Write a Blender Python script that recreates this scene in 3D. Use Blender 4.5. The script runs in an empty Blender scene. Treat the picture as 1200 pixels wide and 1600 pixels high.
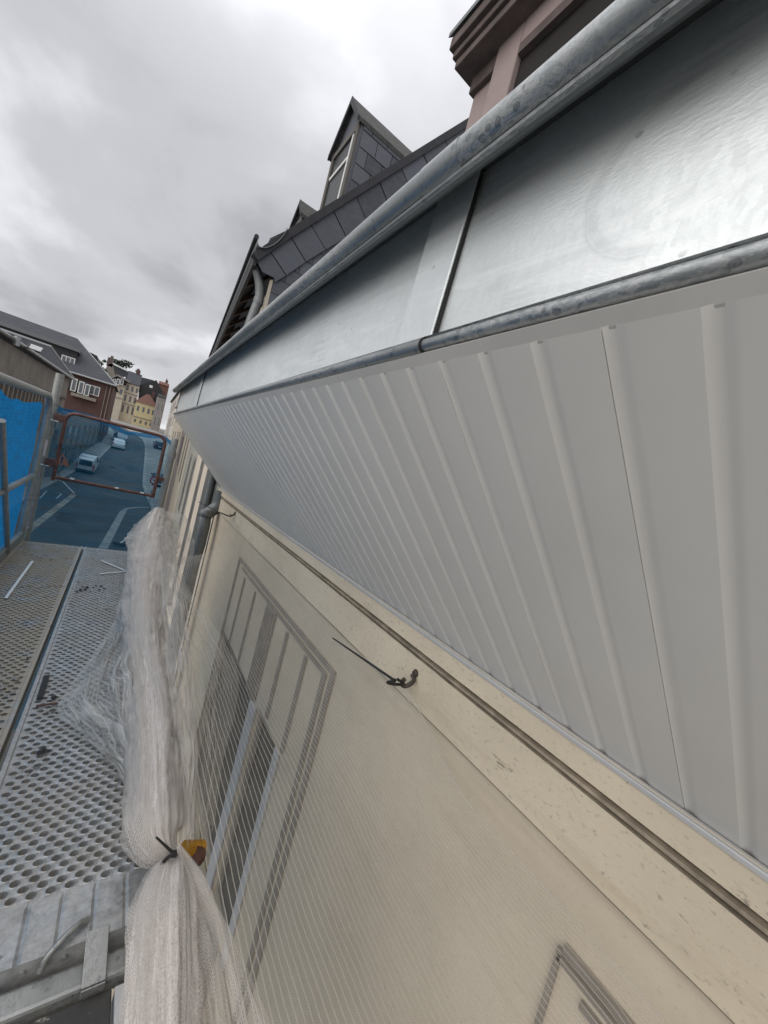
import bpy, math, random
from mathutils import Vector, Matrix, noise
random.seed(7)
R = math.radians
SC = bpy.context.scene
COL = SC.collection

# ------------------------------------------------------------------ camera
# origin = eye of the photographer on the scaffold; +Y runs along the street, +X into the house, Z up
FPX = 600.0
def vec_cc(px, py): return Vector((px - 600.0, 800.0 - py, -FPX))
D_ = vec_cc(205, 665).normalized()
U_ = Vector((.262, 1, 0)); U_.z = (D_.x*U_.x + D_.y*U_.y) / (-D_.z); U_.normalize()
X_ = D_.cross(U_)
RM = Matrix((X_, D_, U_))
def ray(px, py): return RM @ vec_cc(px, py)
def onX(px, py, x): r = ray(px, py); return r * (x / r.x)
def onY(px, py, y): r = ray(px, py); return r * (y / r.y)
def onZ(px, py, z): r = ray(px, py); return r * (z / r.z)
cam_d = bpy.data.cameras.new('camera'); cam = bpy.data.objects.new('camera', cam_d); COL.objects.link(cam)
cam_d.sensor_fit = 'HORIZONTAL'; cam_d.sensor_width = 36; cam_d.lens = 18.0
cam_d.clip_start = .02; cam_d.clip_end = 3000
cam.matrix_world = RM.to_4x4()
SC.camera = cam

# ------------------------------------------------------------------ world, sun, exposure
SUN_EL, SUN_AZ = R(38), R(-108)          # azimuth measured from +Y towards +X
w = bpy.data.worlds.new('World'); SC.world = w; w.use_nodes = True
nt = w.node_tree; nt.nodes.clear(); N = nt.nodes; L = nt.links
def wn(t, **k):
    n = N.new(t)
    for a, b in k.items(): setattr(n, a, b)
    return n
out = wn('ShaderNodeOutputWorld')
sky = wn('ShaderNodeTexSky', sky_type='NISHITA', sun_disc=False, sun_elevation=SUN_EL, sun_rotation=SUN_AZ)
bg1 = wn('ShaderNodeBackground'); bg1.inputs[1].default_value = .08
L.new(sky.outputs[0], bg1.inputs[0])
tc = wn('ShaderNodeTexCoord')
sep = wn('ShaderNodeSeparateXYZ'); L.new(tc.outputs['Generated'], sep.inputs[0])
# project the view direction on a flat cloud deck: (x, y) / (z + .18)
zz = wn('ShaderNodeMath', operation='MAXIMUM'); zz.inputs[1].default_value = 0; L.new(sep.outputs[2], zz.inputs[0])
za = wn('ShaderNodeMath', operation='ADD'); za.inputs[1].default_value = .28; L.new(zz.outputs[0], za.inputs[0])
dx = wn('ShaderNodeMath', operation='DIVIDE'); L.new(sep.outputs[0], dx.inputs[0]); L.new(za.outputs[0], dx.inputs[1])
dy = wn('ShaderNodeMath', operation='DIVIDE'); L.new(sep.outputs[1], dy.inputs[0]); L.new(za.outputs[0], dy.inputs[1])
cmb = wn('ShaderNodeCombineXYZ'); L.new(dx.outputs[0], cmb.inputs[0]); L.new(dy.outputs[0], cmb.inputs[1])
n1 = wn('ShaderNodeTexNoise'); n1.inputs['Scale'].default_value = 1.5; n1.inputs['Detail'].default_value = 7
n1.inputs['Roughness'].default_value = .5; n1.inputs['Distortion'].default_value = .2
mp = wn('ShaderNodeMapping'); mp.inputs['Location'].default_value = (3.35, 1.9, 0); mp.inputs['Rotation'].default_value = (0, 0, R(25)); mp.inputs['Scale'].default_value = (1.15, .95, 1)
L.new(cmb.outputs[0], mp.inputs[0]); L.new(mp.outputs[0], n1.inputs['Vector'])
cr = wn('ShaderNodeValToRGB'); cr.color_ramp.interpolation = 'EASE'
e = cr.color_ramp.elements
e[0].position = .34; e[0].color = (.41, .41, .43, 1)
e[1].position = .67; e[1].color = (.81, .815, .845, 1)
m_ = e.new(.5); m_.color = (.57, .57, .595, 1)
L.new(n1.outputs['Fac'], cr.inputs[0])
bg2 = wn('ShaderNodeBackground'); L.new(cr.outputs[0], bg2.inputs[0])
# an overcast sky is brighter overhead than low down
zr_ = wn('ShaderNodeMapRange', interpolation_type='SMOOTHSTEP'); L.new(sep.outputs[2], zr_.inputs[0])
zr_.inputs[1].default_value = .5; zr_.inputs[2].default_value = .95; zr_.inputs[3].default_value = .78; zr_.inputs[4].default_value = 1.7
L.new(zr_.outputs[0], bg2.inputs[1])
mx = wn('ShaderNodeMixShader'); mx.inputs[0].default_value = .93
L.new(bg1.outputs[0], mx.inputs[1]); L.new(bg2.outputs[0], mx.inputs[2]); L.new(mx.outputs[0], out.inputs[0])
sd = bpy.data.lights.new('sun', 'SUN'); sd.energy = 1.2; sd.angle = R(80); sd.color = (1, .97, .92)
so = bpy.data.objects.new('sun', sd); COL.objects.link(so)
sdir = Vector((math.sin(SUN_AZ)*math.cos(SUN_EL), math.cos(SUN_AZ)*math.cos(SUN_EL), math.sin(SUN_EL)))
so.rotation_euler = sdir.to_track_quat('Z', 'Y').to_euler()
SC.view_settings.view_transform = 'Standard'; SC.view_settings.look = 'None'
SC.view_settings.exposure = .5; SC.view_settings.gamma = 1
SC.render.engine = 'CYCLES'
SC.cycles.transparent_max_bounces = 32; SC.cycles.max_bounces = 8

# ------------------------------------------------------------------ materials
class Mat:
    """small node-graph builder"""
    def __init__(s, name):
        s.m = bpy.data.materials.new(name); s.m.use_nodes = True
        s.t = s.m.node_tree; s.p = s.t.nodes['Principled BSDF']; s.o = s.t.nodes['Material Output']
        s.tc = s.t.nodes.new('ShaderNodeTexCoord')
    def n(s, t, ins=None, **k):
        x = s.t.nodes.new(t)
        for a, b in k.items(): setattr(x, a, b)
        if ins:
            for a, b in ins.items():
                if isinstance(b, bpy.types.NodeSocket): s.t.links.new(b, x.inputs[a])
                else: x.inputs[a].default_value = b
        return x
    def link(s, a, b): s.t.links.new(a, b)
    def vecmap(s, src='Object', scale=(1, 1, 1)):
        return s.n('ShaderNodeMapping', {'Vector': s.tc.outputs[src], 'Scale': scale}).outputs[0]
    def noise(s, scale, detail=4, rough=.55, vec=None, dist=0):
        return s.n('ShaderNodeTexNoise', {'Vector': vec or s.tc.outputs['Object'], 'Scale': scale, 'Detail': detail, 'Roughness': rough, 'Distortion': dist}).outputs['Fac']
    def ramp(s, fac, stops):
        r = s.n('ShaderNodeValToRGB', {'Fac': fac}); el = r.color_ramp.elements
        while len(el) < len(stops): el.new(.5)
        for i, (p, c) in enumerate(stops):
            el[i].position = p
            el[i].color = (c, c, c, 1) if not hasattr(c, '__len__') else tuple(c) + (1,)
        return r.outputs['Color']
    def mix(s, f, a, b):
        x = s.n('ShaderNodeMix', data_type='RGBA')
        for sock, v in ((x.inputs[0], f), (x.inputs[6], a), (x.inputs[7], b)):
            if isinstance(v, bpy.types.NodeSocket): s.link(v, sock)
            elif hasattr(v, '__len__'): sock.default_value = tuple(v) + (1,)
            else: sock.default_value = v
        return x.outputs[2]
    def math(s, op, a, b=0.0, c=None):
        x = s.n('ShaderNodeMath', operation=op)
        for i, v in enumerate((a, b) if c is None else (a, b, c)):
            if isinstance(v, bpy.types.NodeSocket): s.link(v, x.inputs[i])
            else: x.inputs[i].default_value = v
        return x.outputs[0]
    def bump(s, h, strength=.3, dist=.01):
        b = s.n('ShaderNodeBump', {'Height': h, 'Strength': strength, 'Distance': dist}); s.link(b.outputs[0], s.p.inputs['Normal'])
    def set(s, **k):
        for a, v in k.items():
            a = {'base': 'Base Color', 'rough': 'Roughness', 'metal': 'Metallic'}.get(a, a)
            i = s.p.inputs[a]
            if isinstance(v, bpy.types.NodeSocket): s.link(v, i)
            elif hasattr(v, '__len__'): i.default_value = tuple(v) + (1,)
            else: i.default_value = v
        return s

def simple(name, c, rough=.7, metal=0, var=.25, scale=6, bump=0, bs=60):
    m = Mat(name)
    nz = m.noise(scale, 6, .62)
    lo = tuple(x*(1-var) for x in c); hi = tuple(min(1, x*(1+var*.7)) for x in c)
    m.set(base=m.ramp(nz, [(.3, lo), (.7, hi)]), rough=rough, metal=metal)
    if bump: m.bump(m.noise(bs, 4), bump, .004)
    return m.m

def mk_zinc(name, base=(.62, .64, .66), r0=.28, r1=.46, marks=True, metal=.9, drip=0, smear=False):
    m = Mat(name)
    sp = m.n('ShaderNodeTexVoronoi', {'Vector': m.vecmap('Object', (60, 160, 60)), 'Scale': 1.3}).outputs['Color']
    spn = m.math('MULTIPLY', m.n('ShaderNodeSeparateColor', {'Color': sp}).outputs[0], 1)
    big = m.noise(5, 6, .6); streak = m.noise(7, 5, .6, m.vecmap('Object', (1, .6, 5)), .8)
    col = m.mix(m.math('MULTIPLY', spn, .35), base, tuple(x*.8 for x in base))
    col = m.mix(m.ramp(big, [(.42, 0), (.72, .4)]), col, tuple(x*.72 for x in base))
    col = m.mix(m.ramp(streak, [(.5, 0), (.62, .32), (.7, 0)]), col, tuple(min(1, x*1.25) for x in base))
    if marks:   # dried rain marks: small dark ovals
        v = m.n('ShaderNodeTexVoronoi', {'Vector': m.vecmap('Object', (46, 30, 34)), 'Scale': 1.0, 'Randomness': 1.0})
        d = m.ramp(v.outputs['Distance'], [(.08, 1), (.13, 0)])
        pick = m.ramp(m.noise(9, 2), [(.54, 0), (.57, 1)])
        col = m.mix(m.math('MULTIPLY', m.math('MULTIPLY', d, pick), .6), col, tuple(x*.42 for x in base))
    rr = m.n('ShaderNodeMapRange', {'Value': m.math('ADD', m.math('MULTIPLY', big, .6), m.math('MULTIPLY', spn, .4)), 'To Min': r0, 'To Max': r1}).outputs[0]
    if drip:    # whitish and dark weathering patches along the rolled edges
        ed = m.noise(150, 4, .7, m.vecmap('Object', (1, .45, 1)), 1.0)
        f = m.ramp(ed, [(.47, 0), (.50, 1), (.58, 1), (.62, .2)])
        msk = m.ramp(m.noise(6, 2, .5, m.vecmap('Object', (3, .6, 3))), [(.4, .15), (.6, 1)])
        ff = m.math('MULTIPLY', m.math('MULTIPLY', f, msk), drip)
        col = m.mix(ff, col, (.62, .62, .61)); 
        rr = m.math('ADD', rr, m.math('MULTIPLY', ff, .25))
        m.set(metal=m.math('SUBTRACT', metal, m.math('MULTIPLY', ff, .5)))
        vo = m.n('ShaderNodeTexVoronoi', {'Vector': m.vecmap('Object', (75, 62, 75)), 'Scale': 1.0}).outputs['Distance']
        rg = m.math('MULTIPLY', m.ramp(vo, [(.20, .55), (.26, 1), (.30, 0)]), m.ramp(m.noise(24, 2), [(.5, 0), (.54, 1)]))
        col = m.mix(m.math('MULTIPLY', rg, .8), col, (.16, .17, .18))
    else: m.set(metal=metal)
    m.set(base=col, rough=rr)
    if smear:   # wiped arc and long rub marks left by a glove
        s = m.n('ShaderNodeSeparateXYZ', {'Vector': m.n('ShaderNodeNewGeometry').outputs['Position']}); Y_, Z_ = s.outputs[1], s.outputs[2]
        wob = m.math('MULTIPLY', m.math('SUBTRACT', m.noise(14, 3), .5), .02)
        dy_, dz_ = m.math('SUBTRACT', Y_, ARC[0]), m.math('SUBTRACT', Z_, ARC[1])
        rad = m.math('ADD', m.math('SQRT', m.math('ADD', m.math('MULTIPLY', dy_, dy_), m.math('MULTIPLY', dz_, dz_))), wob)
        fine = m.noise(1, 3, .6, m.n('ShaderNodeCombineXYZ', {'X': m.math('MULTIPLY', rad, 420)}).outputs[0])
        ring = m.ramp(m.math('ABSOLUTE', m.math('SUBTRACT', rad, ARC[2]-.006)), [(.004, 1), (.009, 0)])
        side = m.ramp(dy_, [(0.0, 0), (.02, 1)])
        f_ = m.math('MULTIPLY', m.math('MULTIPLY', ring, side), m.math('MULTIPLY', m.ramp(fine, [(.35, .2), (.65, 1)]), .45))
        col = m.mix(f_, col, tuple(x*.62 for x in base))
        rub = m.noise(1, 5, .65, m.n('ShaderNodeMapping', {'Vector': m.tc.outputs['Object'], 'Scale': (1, 5, 150), 'Rotation': (.30, 0, 0)}).outputs[0], .3)
        rm = m.ramp(m.noise(7, 2, .5), [(.52, 0), (.62, 1)])
        col = m.mix(m.math('MULTIPLY', m.math('MULTIPLY', m.ramp(rub, [(.45, 0), (.6, 1)]), rm), .35), col, tuple(x*.6 for x in base))
        m.set(base=col)
    h = m.math('ADD', m.math('MULTIPLY', m.noise(150, 3, .65, m.vecmap('Object', (1, .7, 2.0))), .30 if smear else .2), m.math('MULTIPLY', m.noise(4, 3), 3.0))
    m.bump(h, .3, .004)
    return m.m

def mk_net(name, col, nu, nv, ws, wc, a_s, a_c, base=0., wob=.6, transl=.5, lo=0):
    """knitted net: strong strands at constant u, fine threads at constant v (uv in metres)"""
    m = Mat(name)
    uv = m.n('ShaderNodeSeparateXYZ', {'Vector': m.tc.outputs['UV']})
    wv = m.math('MULTIPLY', m.math('SUBTRACT', m.noise(6, 3, .6, m.tc.outputs['UV']), .5), wob/nu*4)
    u = m.math('MULTIPLY', m.math('ADD', uv.outputs[0], wv), nu)
    v = m.math('MULTIPLY', m.math('ADD', uv.outputs[1], m.math('MULTIPLY', wv, .5)), nv)
    # tiny zig-zag of the threads
    zig = m.math('MULTIPLY', m.math('SINE', m.math('MULTIPLY', u, 6.283)), .3)
    fu = m.math('ABSOLUTE', m.math('SUBTRACT', m.math('FRACT', u), .5))
    fv = m.math('ABSOLUTE', m.math('SUBTRACT', m.math('FRACT', m.math('ADD', v, zig)), .5))
    s1 = m.math('MULTIPLY', m.math('GREATER_THAN', fu, .5-ws/2), a_s)
    s2 = m.math('MULTIPLY', m.math('GREATER_THAN', fv, .5-wc/2), a_c)
    a = m.math('MAXIMUM', m.math('MAXIMUM', s1, s2), base)
    if lo:
        a = m.math('ADD', a, m.math('MULTIPLY', m.ramp(m.noise(9, 3, .5, m.tc.outputs['UV']), [(.45, 0), (.7, 1)]), lo))
    a = m.math('MINIMUM', a, 1.0)
    d = m.n('ShaderNodeBsdfDiffuse', {'Color': col+(1,)}); tl = m.n('ShaderNodeBsdfTranslucent', {'Color': col+(1,)})
    md = m.n('ShaderNodeMixShader', {0: transl, 1: d.outputs[0], 2: tl.outputs[0]})
    tr = m.n('ShaderNodeBsdfTransparent')
    mo = m.n('ShaderNodeMixShader', {0: a, 1: tr.outputs[0], 2: md.outputs[0]})
    m.link(mo.outputs[0], m.o.inputs[0])
    return m.m

def mk_wall(name, c, dirt=.5, fine=1.0, crack=True):
    m = Mat(name)
    b = m.noise(2.2, 8, .65); f = m.noise(85, 6, .75, m.vecmap('Object', (1, .75, 1.2))); st = m.noise(6, 6, .7, m.vecmap('Object', (1, .25, 2.2)))
    col = m.ramp(b, [(.3, tuple(x*.86 for x in c)), (.7, tuple(min(1, x*1.08) for x in c))])
    col = m.mix(m.ramp(f, [(.33, min(1, .75*fine)), (.43, 0)]), col, tuple(x*.62 for x in c))
    col = m.mix(m.ramp(st, [(.52, 0), (.74, dirt)]), col, (c[0]*.62, c[1]*.58, c[2]*.52))
    pit = m.noise(26, 4, .8, m.vecmap('Object', (1, .5, 1.3)), 1)
    col = m.mix(m.ramp(pit, [(.28, min(1, .8*fine)), (.35, 0)]), col, tuple(x*.4 for x in c))
    if crack:
        vv = m.n('ShaderNodeTexVoronoi', {'Vector': m.n('ShaderNodeVectorMath', {0: m.tc.outputs['Object'], 1: m.n('ShaderNodeTexNoise', {'Vector': m.tc.outputs['Object'], 'Scale': 9.0}).outputs['Color']}, operation='ADD').outputs[0], 'Scale': 1.1}, feature='DISTANCE_TO_EDGE').outputs['Distance']
        col = m.mix(m.ramp(vv, [(.0, .45), (.006, 0)]), col, tuple(x*.45 for x in c))
    m.set(base=col, rough=.85)
    m.bump(m.math('ADD', f, m.math('MULTIPLY', pit, .8)), .25*fine, .003)
    return m.m

def mk_slate(name, c, var=.35):
    m = Mat(name)
    g = m.n('ShaderNodeNewGeometry')
    rnd = g.outputs['Random Per Island']
    col = m.ramp(rnd, [(0, tuple(x*(1-var) for x in c)), (1, tuple(x*(1+var) for x in c))])
    nz = m.noise(9, 6, .65, m.vecmap('Object', (1, 1, 2)))
    col = m.mix(m.ramp(nz, [(.45, 0), (.75, .5)]), col, tuple(x*1.6 for x in c))
    m.set(base=col, rough=.62); m.bump(m.noise(40, 5), .25, .003)
    return m.m

def mk_brickish(name, c1, c2, mortar, sx, sz, ms=.015, rough=.85, vert='Z', off=.5):
    m = Mat(name)
    s = m.n('ShaderNodeSeparateXYZ', {'Vector': m.tc.outputs['Object']})
    u = m.math('ADD', s.outputs[0], s.outputs[1])
    cv = m.n('ShaderNodeCombineXYZ', {'X': u, 'Y': s.outputs[2]})
    b = m.n('ShaderNodeTexBrick', {'Vector': cv.outputs[0], 'Color1': c1+(1,), 'Color2': c2+(1,), 'Mortar': mortar+(1,), 'Scale': 1., 'Mortar Size': ms, 'Brick Width': sx, 'Row Height': sz}, offset=off)
    nz = m.noise(1.2, 6, .6)
    m.set(base=m.mix(m.ramp(nz, [(.4, 0), (.75, .4)]), b.outputs['Color'], tuple(x*.6 for x in c1)), rough=rough)
    return m.m

M = {}
ARC = (.169, .321, .084)
M['zinc'] = mk_zinc('bright zinc sheet', (.80, .835, .83), .36, .50, smear=True, metal=.55)
M['zinc_strip'] = mk_zinc('zinc cover strip', (.82, .85, .85), .32, .46, metal=.48)
M['zinc_roll'] = mk_zinc('weathered zinc edge', (.33, .35, .355), .30, .5, True, .8, .42)
M['zinc_dull'] = mk_zinc('dull zinc', (.19, .20, .20), .4, .6, False, .7)
M['galv'] = mk_zinc('galvanised steel', (.32, .325, .31), .38, .6, False, .75, .25)
M['pvc'] = simple('white eaves boards', (.74, .725, .695), .35, 0, .05, 3)
M['lip'] = simple('shade-toned white edge trim', (.52, .505, .48), .5, 0, .08, 6)  # white trim greyed, shade at the top of the eaves put into its colour
M['trim'] = simple('white trim', (.58, .58, .58), .3, 0, .06, 8)
M['wall'] = mk_wall('cream lime render', (.68, .585, .445), .5, 1.3, False)
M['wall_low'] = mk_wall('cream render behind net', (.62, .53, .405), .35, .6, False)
M['groove'] = simple('brown groove', (.36, .30, .225), .9, 0, .45, 20)  # browner than the wall, for the cornice groove and its bead
M['frame'] = simple('brown ledge shadow tone', (.27, .235, .195), .6, 0, .3, 12)
M['whiteframe'] = simple('white painted window frame', (.50, .50, .50), .85, 0, .08, 8)
gm = Mat('dark window glass'); gm.set(base=(.022, .024, .024), rough=.25); gm.p.inputs['Specular IOR Level'].default_value = .25; M['glass'] = gm.m
gm = Mat('distant pane'); gm.set(base=(.12, .13, .14), rough=.15); M['glass_far'] = gm.m
M['dark'] = simple('near black shade tone', (.018, .014, .012), .9, 0, .5, 5)
M['rafter'] = simple('old brown rafters', (.07, .04, .025), .9, 0, .4, 8)
M['slate'] = mk_slate('grey slate', (.082, .088, .105))
M['slate_dark'] = simple('slate verge', (.03, .031, .036), .7, 0, .3, 9)
M['roof_slate'] = mk_brickish('small slates on far roofs', (.075, .08, .095), (.058, .062, .075), (.04, .042, .05), .3, .22, .01)
M['roof_mortar'] = simple('weathered roof', (.07, .07, .066), .9, 0, .5, 12, .6, 90)
M['pinkstone'] = simple('mauve-brown painted stone', (.34, .265, .25), .75, 0, .12, 5, .15, 40)
M['darkstone'] = simple('dirty brown stone', (.13, .10, .09), .85, 0, .45, 9, .3, 30)
M['asphalt'] = simple('asphalt', (.06, .066, .07), .85, 0, .45, .35, .2, 30)
M['pave'] = simple('pavement', (.24, .235, .22), .9, 0, .2, 1.2)
M['kerb'] = simple('granite kerb', (.30, .29, .27), .85, 0, .25, 2)
M['paver'] = mk_brickish('pale and rust pavers', (.42, .38, .30), (.26, .19, .14), (.12, .12, .11), 1.1, .6, .03)
M['paint'] = simple('worn white road paint', (.5, .5, .48), .8, 0, .35, 3)
M['brick'] = mk_brickish('red brick', (.115, .048, .040), (.085, .036, .031), (.10, .08, .07), .22, .075, .01)
M['concrete'] = simple('aged concrete', (.24, .215, .185), .9, 0, .25, 1.0, .2, 12)
M['concrete_dk'] = simple('dark concrete', (.12, .11, .10), .9, 0, .25, 1.0)
M['beige'] = simple('beige plaster', (.50, .45, .36), .9, 0, .12, .6)
M['cream'] = simple('cream plaster', (.60, .53, .42), .9, 0, .1, .6)
M['yellow'] = simple('yellow plaster', (.56, .48, .28), .9, 0, .1, .6)
M['greyp'] = simple('grey plaster', (.26, .235, .225), .9, 0, .15, .6)
M['whitep'] = simple('white plaster', (.62, .58, .52), .9, 0, .12, .6)
M['neigh'] = simple('pale salmon facade', (.60, .53, .44), .85, 0, .1, 1.5, .1, 30)
M['neigh_grey'] = simple('grey green weathered facade', (.33, .33, .29), .9, 0, .3, 3, .2, 20)
M['tile'] = simple('red roof tile', (.15, .075, .058), .9, 0, .3, 3)
M['blackroof'] = simple('black slate gable', (.03, .03, .033), .8, 0, .25, 2)
M['rust'] = simple('rusty brown paint', (.125, .06, .048), .65, .2, .5, 30, .4, 120)
M['label_white'] = simple('pinkish white sticker', (.55, .48, .48), .6, 0, .12, 20)
M['blacktie'] = simple('black nylon', (.012, .012, .013), .4, 0, .2, 10)
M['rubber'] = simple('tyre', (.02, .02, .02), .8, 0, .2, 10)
M['vanwhite'] = simple('white car paint', (.62, .64, .66), .25, 0, .04, 2)
M['carsilver'] = simple('silver car paint', (.30, .33, .35), .25, .5, .05, 2)
M['cardark'] = simple('dark blue car paint', (.025, .035, .06), .25, .2, .1, 2)
M['red'] = simple('red', (.45, .03, .03), .5, 0, .1, 5)
M['orange'] = simple('orange sign', (.85, .22, .02), .5, 0, .08, 5)
M['white'] = simple('white plastic', (.75, .75, .73), .5, 0, .06, 30)
M['yelstrap'] = simple('amber collar', (.55, .27, .02), .5, 0, .35, 40)
M['leaf'] = simple('dark foliage', (.045, .07, .03), .8, 0, .5, 3)
M['leaf2'] = simple('cedar foliage', (.05, .065, .05), .8, 0, .5, 3)
M['bark'] = simple('bark', (.07, .05, .04), .9, 0, .3, 3)
M['rubble'] = simple('mortar crumbs', (.33, .30, .26), .9, 0, .4, 60)
M['darkrag'] = simple('dark grit', (.035, .035, .037), .9, 0, .4, 60)
M['hook'] = simple('rusted eye bolt', (.10, .085, .07), .7, .5, .4, 60)

# steel deck: galvanised with cement dirt
def mk_deck(name, dirt):
    m = Mat(name)
    b = m.noise(7, 8, .7); f = m.noise(60, 6, .7)
    col = m.ramp(f, [(.3, (.25, .26, .265)), (.72, (.56, .57, .575))])
    col = m.mix(m.ramp(b, [(.44-.08*dirt, 0), (.60-.08*dirt, dirt)]), col, (.37, .32, .255) if dirt > .9 else (.33, .28, .215))
    col = m.mix(m.ramp(m.noise(34, 6, .75), [(.62, 0), (.70, .8)]), col, (.55, .52, .46))
    col = m.mix(m.ramp(m.noise(17, 6, .7), [(.30, .85), (.40, 0)]), col, (.06, .06, .06))
    mt = m.ramp(b, [(.42, .55), (.62, .55*(1-dirt))])
    m.set(base=col, rough=m.ramp(f, [(.3, .35), (.7, .6)]), metal=mt); m.bump(m.math('ADD', f, b), .3, .003)
    return m.m
M['deck_a'] = mk_deck('galvanised deck', .35)
M['deck_b'] = mk_deck('cement-stained galvanised deck', 1.0)
def mk_ply():
    m = Mat('black film-faced plywood')
    b = m.noise(5, 8, .7); sp = m.noise(55, 5, .75)
    col = m.ramp(b, [(.3, (.03, .03, .03)), (.7, (.075, .07, .065))])
    blot = m.math('MULTIPLY', m.ramp(m.noise(11, 3), [(.53, 0), (.57, 1)]), m.ramp(sp, [(.46, 0), (.52, 1)]))
    col = m.mix(blot, col, (.55, .52, .42)); col = m.mix(m.ramp(sp, [(.66, 0), (.70, .7)]), col, (.4, .39, .36))
    m.set(base=col, rough=.75); m.bump(sp, .3, .002); return m.m
M['ply'] = mk_ply()

M['net_sheer'] = mk_net('sheer white debris net', (.74, .70, .63), 105, 330, .14, .34, .62, .19, .07, .26, .45, .06)
M['net_fine'] = mk_net('fine gathered white net', (.76, .73, .69), 150, 260, .22, .40, .60, .30, .10, 1.2, .45, .16)
M['net_flap'] = mk_net('spread white net flap', (.80, .78, .75), 150, 170, .24, .36, .58, .46, .14, 1.1, .4, .30)
M['net_veil'] = mk_net('crumpled white debris net', (.76, .72, .68), 230, 190, .20, .40, .40, .42, .12, 2.6, .4, .30)
def mk_bundle():
    m = Mat('bunched white net')
    uv = m.tc.outputs['UV']
    a = m.noise(1, 6, .75, m.n('ShaderNodeMapping', {'Vector': uv, 'Scale': (260, 26, 1)}).outputs[0], .6)
    b = m.noise(1, 5, .7, m.n('ShaderNodeMapping', {'Vector': uv, 'Scale': (160, 330, 1)}).outputs[0], .8)
    c = m.noise(1, 3, .6, m.n('ShaderNodeMapping', {'Vector': uv, 'Scale': (30, 5, 1)}).outputs[0], .8)
    h = m.math('ADD', m.math('MULTIPLY', a, .6), m.math('ADD', m.math('MULTIPLY', b, .4), m.math('MULTIPLY', c, .8)))
    col = m.ramp(m.math('ADD', m.math('MULTIPLY', a, .45), m.math('MULTIPLY', b, .55)), [(.36, (.30, .265, .24)), (.50, (.60, .55, .51)), (.66, (.76, .72, .68))])
    col = m.mix(m.ramp(c, [(.4, 0), (.7, .25)]), col, (.50, .44, .39))
    m.set(base=col, rough=.9); m.bump(h, .7, .006); m.p.inputs['Subsurface Weight'].default_value = 0
    return m.m
M['bundle'] = mk_bundle()

def mk_blue(name, opac, c, tint, sc=(1, 1, 1)):
    m = Mat(name)
    s = m.tc.outputs['Object']
    z = m.n('ShaderNodeSeparateXYZ', {'Vector': s}).outputs[2]
    wob = m.math('MULTIPLY', m.noise(9, 4, .6, m.vecmap('Object', sc)), 3.0)
    ln = m.math('MULTIPLY', m.math('ADD', m.math('SINE', m.math('ADD', m.math('MULTIPLY', z, 330.), wob)), 1.), .5)
    nz = m.noise(7, 5, .6, m.vecmap('Object', (1, 2, 5)))
    a = m.math('ADD', opac, m.math('ADD', m.math('MULTIPLY', m.math('SUBTRACT', ln, .5), .14), m.math('MULTIPLY', m.math('SUBTRACT', nz, .5), .9)))
    a = m.math('MINIMUM', m.math('MAXIMUM', a, 0.), 1.)
    d = m.n('ShaderNodeBsdfDiffuse', {'Color': c+(1,)}); tl = m.n('ShaderNodeBsdfTranslucent', {'Color': c+(1,)})
    md = m.n('ShaderNodeMixShader', {0: .55, 1: d.outputs[0], 2: tl.outputs[0]})
    tr = m.n('ShaderNodeBsdfTransparent', {'Color': tint+(1,)})
    mo = m.n('ShaderNodeMixShader', {0: a, 1: tr.outputs[0], 2: md.outputs[0]})
    m.link(mo.outputs[0], m.o.inputs[0]); return m.m
M['blue'] = mk_blue('blue debris net', .76, (.012, .20, .50), (.35, .65, .9))
M['blue_thin'] = mk_blue('thin blue debris net', .26, (.02, .17, .33), (.55, .78, .95))
M['blue_hem'] = mk_blue('blue hem', .45, (.02, .22, .48), (.5, .72, .9))

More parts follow.
